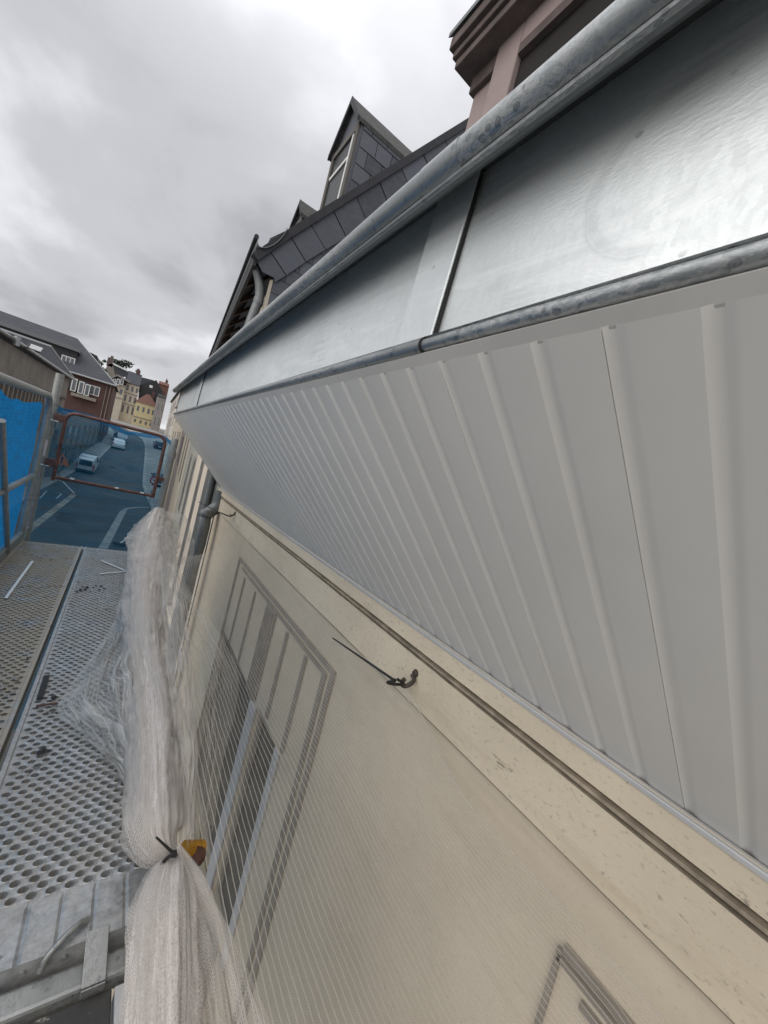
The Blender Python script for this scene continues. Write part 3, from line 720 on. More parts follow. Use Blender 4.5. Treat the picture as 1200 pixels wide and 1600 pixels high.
for s in (0.0, .3, L_nb):
    for (x, z) in pts_g: p = Vector((gc.x, NY0, 0))+u_dir*s; vs.append((p.x+x*.75, p.y-(.045 if s == 0 else .0), gc.z+z*.95-.0+(x*.8)))
gut.add(vs, [(j*n+i, j*n+i+1, (j+1)*n+i+1, (j+1)*n+i) for j in range(2) for i in range(n-1)]); gut.build('gutter', 'zinc_dull', nb, smooth=True, solid=.006)
b = MB(); b.tube([Vector((gc.x-.13, NY0-.03, gc.z-.10))+u_dir*s for s in (0, L_nb)], .022, 8); b.build('gutter_bead', 'slate_dark', nb, smooth=True)
fs_ = MB(); fs_.prism([eav(0, -.225, 1.80), eav(L_nb, -.225, 1.80), eav(L_nb, -.225, 1.97), eav(0, -.225, 1.97)], (.03, 0, 0)); fs_.build('fascia_board', 'slate_dark', nb)
sp_ = spline([onG(406, 412), onG(411, 440), onG(410, 462), onG(403, 480), onG(392, 510)], 16)
sp_ = [p+Vector((0, .12, 0)) for p in sp_]+[Vector((sp_[-1].x, sp_[-1].y+.12, z)) for z in (0.8, -2, -7.4)]
b = MB(); b.tube(sp_, .045, 16); dpn = b.build('downpipe', 'zinc_dull', nb, smooth=True)
c = sp_[9]; b = MB(); b.tube([c+Vector((0, 0, .03)), c-Vector((0, 0, .03))], .050, 16); b.build('pipe_collar', 'zinc_dull', dpn, smooth=True)
b = MB(); b.prism([onG(424, 436)+Vector((0, .02, 0)), onG(428, 436)+Vector((0, .02, 0)), onG(416, 490)+Vector((0, .02, 0)), onG(412, 490)+Vector((0, .02, 0))], (0, .05, 0)); b.build('corner_board', 'beige', nb)
# slates: a sloping course under the verge, level courses below
sl1 = MB()
perp = Vector((vd.z, 0, -vd.x))                   # down-right, perpendicular to the verge
# end slate with the clipped corner, then the course
st = onG(400, 405)
q0 = onG(421, 391)
def slate_poly(mbx, pts, dy=0.0):
    P = [Vector(p)+Vector((0, dy, 0)) for p in pts]; mbx.prism(P, (0, .006, 0))
tops = [(421, 391), (453.5, 369), (484.5, 349.5), (520, 328.5), (556, 306), (592, 283), (626, 261), (660, 240), (694, 218), (726, 198), (760, 176)]
bots = [(447, 430), (477.5, 409), (508.5, 390), (541, 371), (574, 350), (610, 328), (645, 305), (680, 282), (714, 259), (748, 237), (780, 215)]
slate_poly(sl1, [onG(400, 405), onG(420.2, 391.5), onG(446.2, 430.6), onG(430, 441), onG(428, 434), onG(410, 425)], -.004)
for k in range(len(tops)-1):
    t0, t1, b0, b1 = tops[k], tops[k+1], bots[k], bots[k+1]
    g_ = .6
    slate_poly(sl1, [onG(t0[0]+g_, t0[1]), onG(t1[0]-g_, t1[1]+.4), onG(b1[0]-g_, b1[1]+.4), onG(b0[0]+g_, b0[1])], -.004-.003*(k % 2))
sl1.build('verge_slates', 'slate', nb)
sl2 = MB(); row = 0; z = 1.50
while z < 4.9:
    xv = max(.885, vA.x+(z+.15-vA.z+.25)/(vd.z/vd.x)); x = .885+(row % 2)*.11-.11
    while x < 3.6:
        x0, x1_ = max(x, xv), x+.215
        if x1_-x0 > .02: slate_poly(sl2, [(x0, NY0+.012, z), (x1_, NY0+.012, z), (x1_, NY0+.016, z+.15), (x0, NY0+.016, z+.15)])
        x += .22
    z += .152; row += 1
sl2.build('wall_slates', 'slate', nb)
vg = MB(); off = Vector((0, -.03, 0)); w_ = perp*-.035; off = off+perp*.035; w_ = perp*-.07
s0 = onG(398, 403)
vg.prism([s0+off, onG(447, 369)+off, onG(790, 155)+off, onG(790, 155)+off+w_, onG(447, 369)+off+w_, s0+off+w_], (0, .09, 0)); vg.build('verge_board', 'slate_dark', nb)
# dormers
def nb_dormer(y0, yap, y1, xf, zb, ze, za, zfront, small=False):
    b = MB()
    b.prism([(xf, y0, zb), (xf, y1, zb), (xf, y1, ze), (xf, yap, za), (xf, y0, ze)], (2.2, 0, 0)); dd = b.build('dormer', 'slate', nb)
    # cheek slates facing us
    c = MB(); z = zb; r_ = 0
    while z < ze-.02:
        x = xf+.03-(r_ % 2)*.1
        while x < xf+1.1:
            x0 = max(x, xf+.03); slate_poly(c, [(x0, y0-.018, z), (x+.225, y0-.018, z+.0), (x+.225, y0-.012, min(z+.2, ze)), (x0, y0-.012, min(z+.2, ze))]); x += .235
        z += .205; r_ += 1
    c.build('cheek_slates', 'slate', dd)
    # roof slopes with thick weathered edge
    rr = MB(); ov = .03
    for (ya, yb) in ((y0, yap), (y1, yap)):
        dirv = Vector((0, ya-yb, ze-za)).normalized()
        A_ = Vector((xf-.06, yb, za+.03)); B_ = Vector((xf-.06, ya, ze+.03))+dirv*ov
        rr.prism([A_, B_, B_+Vector((0, 0, -.055)), A_+Vector((0, 0, -.055))], (1.6, 0, 0))
    rr.build('dormer_roof', 'roof_mortar', dd)
    bg_ = MB()
    for (ya, yb) in ((y0, yap), (y1, yap)):
        dirv = Vector((0, ya-yb, ze-za)).normalized()
        A_ = Vector((xf-.078, yb, za+.035)); B_ = Vector((xf-.078, ya, ze+.035))+dirv*ov
        bg_.prism([A_, B_, B_+Vector((0, 0, -.07)), A_+Vector((0, 0, -.10))], (.022, 0, 0))
    bg_.build('barge_board', 'slate_dark', dd)
    fr = MB(); x = xf-.03
    for a, b2, c_, d2 in ((y0+.02, y0+.10, zb, ze), (y1-.10, y1-.02, zb, ze), (y0+.10, y1-.10, ze-.08, ze)): fr.box((x, a, c_), (x+.03, b2, d2))
    fr.build('frame', 'concrete_dk', dd)
    wn_ = MB(); wn_.box((xf-.012, y0+.1, zb), (xf-.004, y1-.1, ze-.08)); wn_.build('pane', 'glass', dd)
    wf = MB(); wf.box((xf-.028, y0+.13, zb), (xf-.013, y0+.17, ze-.1)); wf.box((xf-.028, y0+.17, ze-.40), (xf-.013, y1-.13, ze-.36)); wf.build('casement', 'white', dd)
S = 1.0
nb_dormer(5.0, 5.42, 5.85, 1.64, 2.9, 4.43, 4.93, 0)
nb_dormer(7.0, 7.25, 7.52, 1.72, 3.0, 4.18, 4.50, 0)

# ================================================================== houses down the right-hand side
FRT = [(0, .5), (4.15, .9), (10.6, 1.5), (30, 3.1), (48, 4.6), (66, 5.0), (98, 6.1), (120, 5.5)]
def XR(y): return lerp(FRT, y)
def right_house(s0, s1, ze, wall, roofm, label, wins, roofh=3, x_at=None, group='houses stepping away on the right-hand side'):
    """front on the street line; the same line as our wall bent slightly right"""
    X = XR
    t = thing('town_house', label, 'house', (X(s0), s0, rz(s0)), group)
    b = MB(); a, c = Vector((X(s0), s0, -8)), Vector((X(s1), s1, -8))
    b.prism([a, c, c+Vector((7, 0, 0)), a+Vector((7, 0, 0))], (0, 0, ze+8)); b.build('wall', wall, t)
    r_ = MB()
    for_ = [(-.25, -.12), (-.25, .0), (3.2, roofh), (7.2, .2), (7.2, -.12)]
    n = len(for_); P = [Vector((X(s0)+x, s0+.01, ze+z)) for x, z in for_]; d = Vector((X(s1)-X(s0), s1-s0-.02, 0))
    r_.prism(P, d); r_.build('roof', roofm, t)
    gg = MB(); gg.tube([(X(s0)-.27, s0, ze-.05), (X(s1)-.27, s1, ze-.05)], .07, 8); gg.build('gutter', 'zinc_dull', t, smooth=True)
    for (y0, y1, z0, z1, m2) in wins:
        q = MB(); q.prism([(X(y0)-.02, y0, z0), (X(y1)-.02, y1, z0), (X(y1)-.02, y1, z1), (X(y0)-.02, y0, z1)], (.03, 0, 0)); wq = q.build('window', m2, t)
        q = MB(); q.prism([(X(y0)-.026, y0+.08, z0+.1), (X(y1)-.026, y1-.08, z0+.1), (X(y1)-.026, y1-.08, z1-.1), (X(y0)-.026, y0+.08, z1-.1)], (.01, 0, 0)); q.build('pane', 'glass_far', wq)
    return t
right_house(10.6, 18, 1.75, 'neigh_grey', 'blackroof', 'grey green weathered house with black roof, beyond the grey-slated house', [(11.5, 12.4, -2.4, -.4, 'greyp'), (14, 15, -2.4, -.4, 'greyp')], 1.2)
right_house(18.1, 30, 1.6, 'beige', 'tile', 'narrow brick-roofed beige house on the right, half hidden by the scaffold post', [(20, 21, -2, .2, 'greyp'), (24, 25, -2, .2, 'greyp')], 1.5)
right_house(30.2, 48, 2.9, 'greyp', 'blackroof', 'brown grey house far down the right-hand side', [(32, 33, -2, .2, 'brick'), (36, 37, -2, .2, 'brick')], 1.2)
right_house(48.2, 66, 4.2, 'beige', 'tile', 'beige plastered house far down the right-hand side below the tall white one', [(y, y+1, z, z+1.6, 'brick') for y in (50, 53, 57, 61) for z in (-4.5, -.9, 1.9)], 1.5)
right_house(66.2, 96, 7.0, 'whitep', 'blackroof', 'tall white plastered house far down the right-hand side with small windows', [(y, y+1.3, z, z+1.6, 'brick') for y in (69, 75, 81, 88) for z in (-1.5, 1.6, 4.4)], 1.0)

# ================================================================== far houses closing the street
def far_house(name, label, cat, pxl, pxr, Y, zb, depth, wall, roofm, cols, rows, kind='ridge', rh=2.5, winm='greyp', zt=None, extra=None, group='old houses closing the end of the street'):
    a = onY(pxl[0], pxl[1], Y); b_ = onY(pxr[0], pxr[1], Y); ze = (a.z+b_.z)/2 if zt is None else zt
    x0, x1 = a.x, b_.x
    t = thing(name, label, cat, ((x0+x1)/2, Y, zb), group)
    m = MB(); m.box((x0, Y, zb-3), (x1, Y+depth, ze)); m.build('wall', wall, t)
    r_ = MB(); o = .35
    if kind == 'ridge':      # ridge parallel to the front
        r_.prism([(x0-.02, Y-o, ze), (x0-.02, Y+depth/2, ze+rh), (x0-.02, Y+depth+o, ze), (x0-.02, Y+depth+o, ze-.2), (x0-.02, Y-o, ze-.2)], (x1-x0+.04, 0, 0))
    elif kind == 'gable':
        r_.prism([(x0-o, Y-.1, ze-.1), (x1+o, Y-.1, ze-.1), ((x0+x1)/2, Y-.1, ze+rh)], (0, depth, 0))
    elif kind == 'hip':
        mx_, my = (x0+x1)/2, Y+depth/2
        r_.add([(x0-o, Y-o, ze), (x1+o, Y-o, ze), (x1+o, Y+depth+o, ze), (x0-o, Y+depth+o, ze), (mx_-.5, my, ze+rh), (mx_+.5, my, ze+rh)], [(0, 1, 5, 4), (1, 2, 5), (2, 3, 4, 5), (3, 0, 4), (3, 2, 1, 0)])
    rf_ = r_.build('roof', roofm, t)
    q = MB(); cxx = x0+(x1-x0)*.72; q.box((cxx-.45, Y+depth*.45, ze+.3), (cxx+.45, Y+depth*.45+.8, ze+rh+1.3)); q.box((cxx-.3, Y+depth*.45+.2, ze+rh+1.3), (cxx-.05, Y+depth*.45+.5, ze+rh+1.9)); q.build('chimney', 'brick', rf_)
    W = x1-x0
    for (zr0, zr1) in rows:
        for k in range(cols):
            cx = x0+W*(k+.5)/cols+W*.04*math.sin(k*7+zr0); ww = min(.55, W/cols*.22)
            q = MB(); z0, z1 = zb+(ze-zb)*zr0, zb+(ze-zb)*zr1; q.box((cx-ww, Y-.06, z0), (cx+ww, Y+.02, z1)); wq = q.build('window', winm, t)
            q = MB(); q.box((cx-ww*.7, Y-.09, z0+.15), (cx+ww*.7, Y-.065, z1-.12)); q.build('pane', 'glass_far', wq)
    for zf in (extra or []):
        q = MB(); z0 = zb+(ze-zb)*zf; q.box((x0-.05, Y-.2, z0-.12), (x1+.05, Y+.02, z0+.12)); q.build('string_course', 'greyp', t)
    return t, x0, x1, ze, rf_
t, *_ = far_house('town_house', 'yellow plastered house with red tiled roof facing down the street', 'house', (212.5, 629), (245, 634), 165, 0.6, 8, 'yellow', 'tile', 4, [(.62, .84), (.12, .26)], 'hip', 3.8, extra=[.36])
far_house('town_house', 'tall cream house with three rows of windows left of the yellow house', 'house', (196.5, 599), (219, 601), 170, .8, 9, 'cream', 'roof_slate', 3, [(.8, .93), (.52, .68), (.22, .42)], 'ridge', 4.5, extra=[.74, .46])
far_house('town_house', 'pale grey beige house with slate attic between brick corner and tall cream house', 'house', (172, 603), (196, 603), 168, .8, 9, 'beige', 'roof_slate', 2, [(.7, .85)], 'ridge', 1.0, extra=[.6], zt=13.3)
# black slated gable right of the tall cream house
Yb = 171
pts = [onY(219, 601, Yb), onY(244.5, 594, Yb), onY(255, 613, Yb), onY(253, 640, Yb), onY(214, 640, Yb)]
t = thing('slated_house', 'house with big black slated gable and one small white window above the yellow house', 'house', (pts[0].x, Yb, 1), 'old houses closing the end of the street')
b = MB(); b.prism(pts, (0, 8, 0)); b.build('wall', 'blackroof', t)
c = onY(236, 604, Yb); b = MB(); b.box((c.x-.5, Yb-.1, c.z-.45), (c.x+.5, Yb+.01, c.z+.45)); b.build('window', 'white', t)
far_house('town_house', 'grey rendered house with long grey shutters right of the yellow house', 'house', (247, 619), (259.5, 621), 160, .3, 8, 'greyp', 'blackroof', 2, [(.56, .82), (.14, .42)], 'ridge', 1.0, 'beige')
far_house('town_house', 'house with red tiled roof rising behind the black gable', 'house', (249, 598), (264, 605), 195, 1.5, 8, 'tile', 'tile', 1, [], 'ridge', 1.5)
# attic gable house with three white windows
Ya = 167
t = thing('attic_house', 'dark timber attic with three white windows under a pointed slate gable', 'attic', (0, Ya, 10), 'old houses closing the end of the street')
a_, b_, ap = onY(173.5, 601.5, Ya), onY(197, 602, Ya), onY(184, 585, Ya)
e1, e2 = onY(173, 590, Ya), onY(203, 596, Ya)
b = MB(); b.prism([(a_.x, Ya, 13.3), (b_.x, Ya, 13.3), (b_.x, Ya, e2.z-.5), (ap.x, Ya, ap.z-.3), (a_.x, Ya, e1.z-.3)], (0, 7, 0)); b.build('wall', 'dark', t)
b = MB(); b.prism([(e1.x, Ya-.4, e1.z), (ap.x, Ya-.4, ap.z), (e2.x, Ya-.4, e2.z), (e2.x, Ya-.4, e2.z-.5), (ap.x, Ya-.4, ap.z-.6), (e1.x, Ya-.4, e1.z-.5)], (0, 8, 0)); b.build('roof', 'greyp', t)
for px in (178, 184.5, 190.5):
    c = onY(px, 596.5, Ya); b = MB(); b.box((c.x-.45, Ya-.1, c.z-1.1), (c.x+.45, Ya-.02, c.z+1.0)); wq = b.build('window', 'white', t)
    b = MB(); b.box((c.x-.28, Ya-.14, c.z-.9), (c.x+.28, Ya-.11, c.z+.8)); b.build('pane', 'glass_far', wq)
# manor behind: stone gable, long slate roof, chimneys
Ym = 235
t = thing('manor_house', 'old stone manor with steep pale gable, slate roof and tall chimney on the hill', 'house', (0, Ym, 12), None)
g0, g1, g2, g3 = onY(160, 584, Ym), onY(169, 569, Ym), onY(176, 568, Ym), onY(182, 583, Ym)
b = MB(); b.prism([(g0.x, Ym, 5), (g3.x, Ym, 5), g3, g2, g1, g0], (0, 3, 0)); b.build('gable', 'concrete', t)
r0, r1, r2, r3 = onY(175.5, 567, Ym), onY(202, 581, Ym), onY(214, 590, Ym), onY(180, 586, Ym)
b = MB(); b.prism([r0, r1, r2, r3], (0, 4, 0)); rf2 = b.build('roof', 'roof_slate', t)
b = MB(); b.prism([onY(175.5, 566.5, Ym-1), onY(200, 578.5, Ym-1), onY(200, 580.8, Ym-1), onY(177, 569.5, Ym-1)], (0, .4, 0)); b.build('ridge_flashing', 'white', t)
c = onY(172.5, 566, Ym); b = MB(); b.box((c.x-1.3, Ym, c.z-2), (c.x+1.1, Ym+2, c.z+1.2)); b.box((c.x-.3, Ym+.3, c.z+1.2), (c.x+.7, Ym+1.4, c.z+3.2)); b.build('chimney', 'darkstone', t)
c = onY(214.5, 585, 200); t = thing('chimney_house', 'slate roofed house with one tall chimney behind the tall cream house', 'house', (c.x, 200, 10))
b = MB(); b.box((c.x-.55, 200, c.z-2.5), (c.x+.55, 201.2, c.z+1.0)); b.box((c.x-.9, 199.8, c.z+1.0), (c.x+.9, 201.4, c.z+1.6)); b.box((c.x-.5, 200, c.z+1.6), (c.x+.5, 201.2, c.z+2.3)); b.build('chimney', 'darkstone', t)
p = [onY(196, 586, 200), onY(224, 590, 200), onY(240, 594, 200), onY(240, 612, 200), onY(196, 612, 200)]
b = MB(); b.prism(p, (0, 5, 0)); b.build('roof', 'roof_slate', t)

# trees on the hill
def tree(label, px, py, Y, rad, hgt, mat, flat=False, n=1100, zb=2):
    c = onY(px, py, Y); t = thing('cedar_tree' if flat else 'broadleaf_tree', label, 'tree', (c.x, Y, zb))
    b = MB(); rnd = random.Random(px)
    cl = []
    if flat:
        for k in range(13): cl.append((c+Vector((rnd.uniform(-.75, .75)*rad, rnd.uniform(-.6, .6)*rad, -hgt*.5+k*hgt/13*rnd.uniform(.8, 1.1))), rad*rnd.uniform(.35, .6), .28))
    else:
        for k in range(10): cl.append((c+Vector((rnd.uniform(-.7, .7)*rad, rnd.uniform(-.7, .7)*rad, rnd.uniform(-.5, .5)*hgt)), rad*rnd.uniform(.3, .5), .8))
    for k in range(n):
        q, rr, sq = rnd.choice(cl); d = Vector((rnd.gauss(0, 1), rnd.gauss(0, 1), rnd.gauss(0, 1))).normalized()*rr*rnd.uniform(.5, 1.05); d.z *= sq
        p = q+d; s_ = rad*.09; u = Vector((rnd.gauss(0, 1), rnd.gauss(0, 1), rnd.gauss(0, .6))).normalized()*s_; v = Vector((rnd.gauss(0, 1), rnd.gauss(0, 1), rnd.gauss(0, 1))).normalized()*s_
        b.add([p-u, p+v, p+u, p-v], [(0, 1, 2, 3)])
    b.build('crown', mat, t)
    b = MB(); b.tube([(c.x, Y, zb-3), (c.x+.2, Y, c.z-hgt*.3), (c.x, Y, c.z+hgt*.35)], [.5, .35, .1], 8)
    for q, rr, sq in cl[:8]: b.tube([(c.x, Y, q.z-rr*.3), q], [.16, .04], 5)
    b.build('trunk', 'bark', t, smooth=True)
tree('dark flat-topped cedar behind the manor roof', 192, 572, 250, 5.5, 5.5, 'leaf2', True)
tree('green tree between the brick house roof and the manor gable', 158, 572, 225, 2.6, 6.5, 'leaf')

# ================================================================== LEFT SIDE
# concrete building
P1 = Vector((-6.47, 29.4, 0)); P2 = Vector((-5.72, 50.5, 0)); dirc = (P2-P1).normalized(); P0 = P1-dirc*12
cb_ = thing('workshop_building', 'low brown concrete building with louvred band and hipped slate roof on the left', 'building', (P2.x, P2.y, ZG))
nrm = Vector((-dirc.y, dirc.x, 0))
Lc = (P2-P0).length
def cp(s, z, o=0): q = P0+dirc*s-nrm*o*-1; return Vector((q.x, q.y, z))
def cbox(s0, s1, z0, z1, o0, o1, b): b.prism([cp(s0, z0, o0), cp(s1, z0, o0), cp(s1, z0, o1), cp(s0, z0, o1)], (0, 0, z1-z0))
# o>0 is away from the street
b = MB(); cbox(0, Lc, 1.0, 3.0, 0, 7, b); cbox(0, Lc, -8, .9, .35, 7, b); b.build('wall', 'concrete', cb_)
b = MB(); cbox(0, Lc, -2.2, 1.0, .28, .34, b); b.build('louvre_void', 'dark', cb_)
s = .3
while s < Lc-5.5: b = MB(); cbox(s, s+.28, -2.2, 1.0, .06, .27, b); b.build('louvre_fin', 'concrete', cb_); s += .95
for s0_, s1_, o_ in ((Lc-5.2, Lc-3.6, .04), (Lc-1.9, Lc, 0)): b = MB(); cbox(s0_, s1_, -2.2, 1.0, o_, .27, b); b.build('pier', 'concrete', cb_)
b = MB(); cbox(Lc-5.2, Lc-3.9, -.95, -.2, -.0, .035, b); b.build('red_panel', 'red', cb_)
b = MB(); cbox(0, Lc, .86, 1.04, -.08, .05, b); b.build('string_course', 'concrete_dk', cb_)
rp = onX(78, 541, -9.3); rp0 = onX(0, 515, -9.3); 
ridge_end = Vector((rp.x, 46.5, rp.z*46.5/rp.y)); ridge_end = onY(78, 541, 46.5)
r00 = onY(0, 515, 33); ex = (r00-ridge_end).normalized(); ridge_far = ridge_end+ex*26
ea, eb2 = cp(0, 3.0, -.3), cp(Lc+.3, 3.0, -.3); ec2 = cp(Lc+.3, 3.0, 7)
b = MB(); b.add([ea, eb2, ec2, ridge_end, ridge_far, ea+Vector((-7, 0, 0))], [(0, 1, 3, 4), (1, 2, 3), (2, 5, 4, 3)]); rfc = b.build('roof', 'roof_slate', cb_, solid=.08)
b = MB(); b.tube([ridge_far, ridge_end], .10, 8); b.tube([ridge_end, eb2], .12, 8); b.tube([ea, eb2], .11, 8); b.build('zinc_ridge', 'zinc_roll', rfc, smooth=True)
nr = (eb2-ea).cross(ridge_end-ea).normalized()
if nr.z < 0: nr = -nr
def onPlane(px, py, p0_, nn): r = ray(px, py); return r*(p0_.dot(nn)/r.dot(nn))
sk = [onPlane(*p, ea+nr*.12, nr) for p in ((42, 543), (47, 536), (69, 544), (64, 551))]
b = MB(); b.prism(sk, -nr*.12); sky_ = b.build('skylight', 'slate_dark', rfc)
cen = sum(sk, Vector())/4; sk2 = [cen+(q-cen)*.82+nr*.02 for q in sk]; b = MB(); b.prism(sk2, -nr*.05); b.build('pane', 'white', sky_)
c = onPlane(25, 540, ea, nr); b = MB(); b.tube([c, c+Vector((0, 0, .5))], .15, 8); b.build('roof_vent', 'zinc_roll', rfc, smooth=True)

# brick corner house with huge slate roof
bh = thing('corner_house', 'red brick corner house with huge grey slate roof and long flat dormer', 'house', (-3.3, 75, rz(75)))
Yk = 75; tl, trr = onY(100, 578, Yk), onY(178, 602, Yk); ze = trr.z; xr = trr.x; xl = xr-16
b = MB(); b.box((xl, Yk, -7), (xr, Yk+14, ze)); b.build('wall', 'brick', bh)
RY = Yk+7
ra = onY(122, 530, RY); rb = onY(0, 486, RY); rd_ = (rb-ra).normalized(); rb2 = ra+rd_*22
b = MB(); eL = (xl-14, Yk-.5, ze+.0)
b.add([(xr+.3, Yk-.5, ze), (xl-14, Yk-.5, ze), rb2, ra, (xr+.3, Yk+14.5, ze), (xl-14, Yk+14.5, ze)], [(0, 1, 2, 3), (4, 0, 3), (5, 4, 3, 2)])
rfb = b.build('roof', 'roof_slate', bh, solid=.12)
b = MB(); b.tube([(xr+.3, Yk-.55, ze-.05), (xr-7, Yk-.55, ze-.05)], .13, 8); b.tube([(xr+.3, Yk-.5, ze+.1), ra], .08, 6); b.build('gutter', 'zinc_roll', rfb, smooth=True)
# flat shed dormer band
dT0, dT1 = onY(-12, 500, Yk+1.2), onY(124, 547.5, Yk+1.2)
dB1 = onY(118, 575, Yk+1.2)
b = MB(); b.prism([(dT0.x, Yk+1.2, dT0.z-3.6), (dT1.x-.25, Yk+1.2, dT1.z-3.2), (dT1.x-.25, Yk+1.2, dT1.z-.3), (dT0.x, Yk+1.2, dT0.z-.3)], (0, 5, 0)); sdm = b.build('long_dormer', 'slate_dark', rfb)
b = MB(); b.prism([(dT0.x, Yk+.7, dT0.z-.35), (dT1.x, Yk+.7, dT1.z-.35), (dT1.x, Yk+.7, dT1.z+.15), (dT0.x, Yk+.7, dT0.z+.15)], (0, 6, 0)); b.build('flat_roof', 'zinc_dull', sdm)
def wrect(px0, py0, px1, py1, Y, parent, mull=1, m1='white', th=.12):
    a, c = onY(px0, py0, Y), onY(px1, py1, Y)
    cx = (a.x+c.x)/2; x0, x1 = a.x, c.x; z0, z1 = min(a.z, c.z), max(a.z, c.z)
    b = MB(); b.box((x0, Y-.12, z0), (x1, Y+.02, z1)); wq = b.build('window', m1, parent)
    w_ = (x1-x0-th*(mull+2))/(mull+1)
    for k in range(mull+1):
        b = MB(); b.box((x0+th+k*(w_+th), Y-.16, z0+th), (x0+th+k*(w_+th)+w_, Y-.125, z1-th)); b.build('pane', 'glass_far', wq)
wrect(97, 554, 116, 571, Yk+1.18, sdm, 2)
wrect(141, 601, 154, 620, Yk-.0, bh, 1)
for px in (113.5, 124.5, 134): wrect(px, 590+(px-113)*.45, px+4.2, 612+(px-113)*.35, Yk-.6, bh, 0)
a, c = onY(108, 586, Yk-.55), onY(137, 612, Yk-.55); b = MB(); b.box((a.x, Yk-.55, c.z-.3), (c.x, Yk, a.z-.2)); b.build('oriel', 'slate_dark', bh)
a, c = onY(111, 613, Yk-.9), onY(149, 628, Yk-.9); b = MB(); b.box((a.x, Yk-.9, c.z), (c.x, Yk+.01, c.z+.45)); b.build('ledge', 'concrete', bh)
for px in (166, 172): c = onY(px, 610, Yk-.1); b = MB(); b.tube([(c.x, Yk-.1, ze-.1), (c.x, Yk-.1, -5)], .06, 6); b.build('downpipe', 'concrete', bh)
c = onY(144, 545, 90); t = thing('slate_roof_house', 'grey slate house end showing above the brick house roof', 'house', (c.x, 90, 5))
p = [onY(140, 550, 95), onY(152, 556, 95), onY(156, 585, 95), onY(140, 585, 95)]; b = MB(); b.prism(p, (0, 4, 0)); b.build('wall', 'slate_dark', t)
# shop row below, between the concrete building and the brick corner
sh = thing('shop_row', 'low shop fronts with pale pilasters behind the blue netting on the left', 'shop', (-5.6, 60, ZG))
b = MB(); b.prism([(-5.7, 50.8, -8), (-3.9, 74.8, -8), (-9, 74.8, -8), (-12, 50.8, -8)], (0, 0, 7.6)); b.build('wall', 'greyp', sh)
def sp(s, z, o): q = Vector((-5.7, 50.8, 0))+(Vector((1.8, 24, 0)).normalized())*s; return Vector((q.x+o, q.y, z))
for k, s in enumerate((.4, 3, 6, 9, 12.5, 16, 19.5, 23)):
    b = MB(); b.prism([sp(s, -7.4, 0), sp(s+.5, -7.4, 0), sp(s+.5, -7.4, .15), sp(s, -7.4, .15)], (0, 0, 5.6+k*.1)); b.build('pilaster', 'concrete', sh)
    if k < 7:
        b = MB(); b.prism([sp(s+.8, -7.0, 0), sp(s+2.2, -7.0, 0), sp(s+2.2, -7.0, .06), sp(s+.8, -7.0, .06)], (0, 0, 2.6)); b.build('shop_window', 'glass', sh)
        b = MB(); b.prism([sp(s+1, -3.2, 0), sp(s+1.9, -3.2, 0), sp(s+1.9, -3.2, .06), sp(s+1, -3.2, .06)], (0, 0, 1.6)); b.build('upper_window', 'glass_far', sh)
b = MB(); b.prism([sp(0, -4.1, 0), sp(24, -4.1, 0), sp(24, -4.1, .3), sp(0, -4.1, .3)], (0, 0, .35)); b.build('fascia_band', 'concrete_dk', sh)
# far left pavement-side wall beyond the brick corner
fl = thing('garden_wall', 'long grey wall following the bend of the street on the left', 'wall', (-6, 100, -2))
b = MB(); b.prism([(-5.0, 89.5, -4), (-9.5, 112, -4), (-13, 112, -4), (-9, 89.5, -4)], (0, 0, 4.3)); b.build('wall', 'greyp', fl)

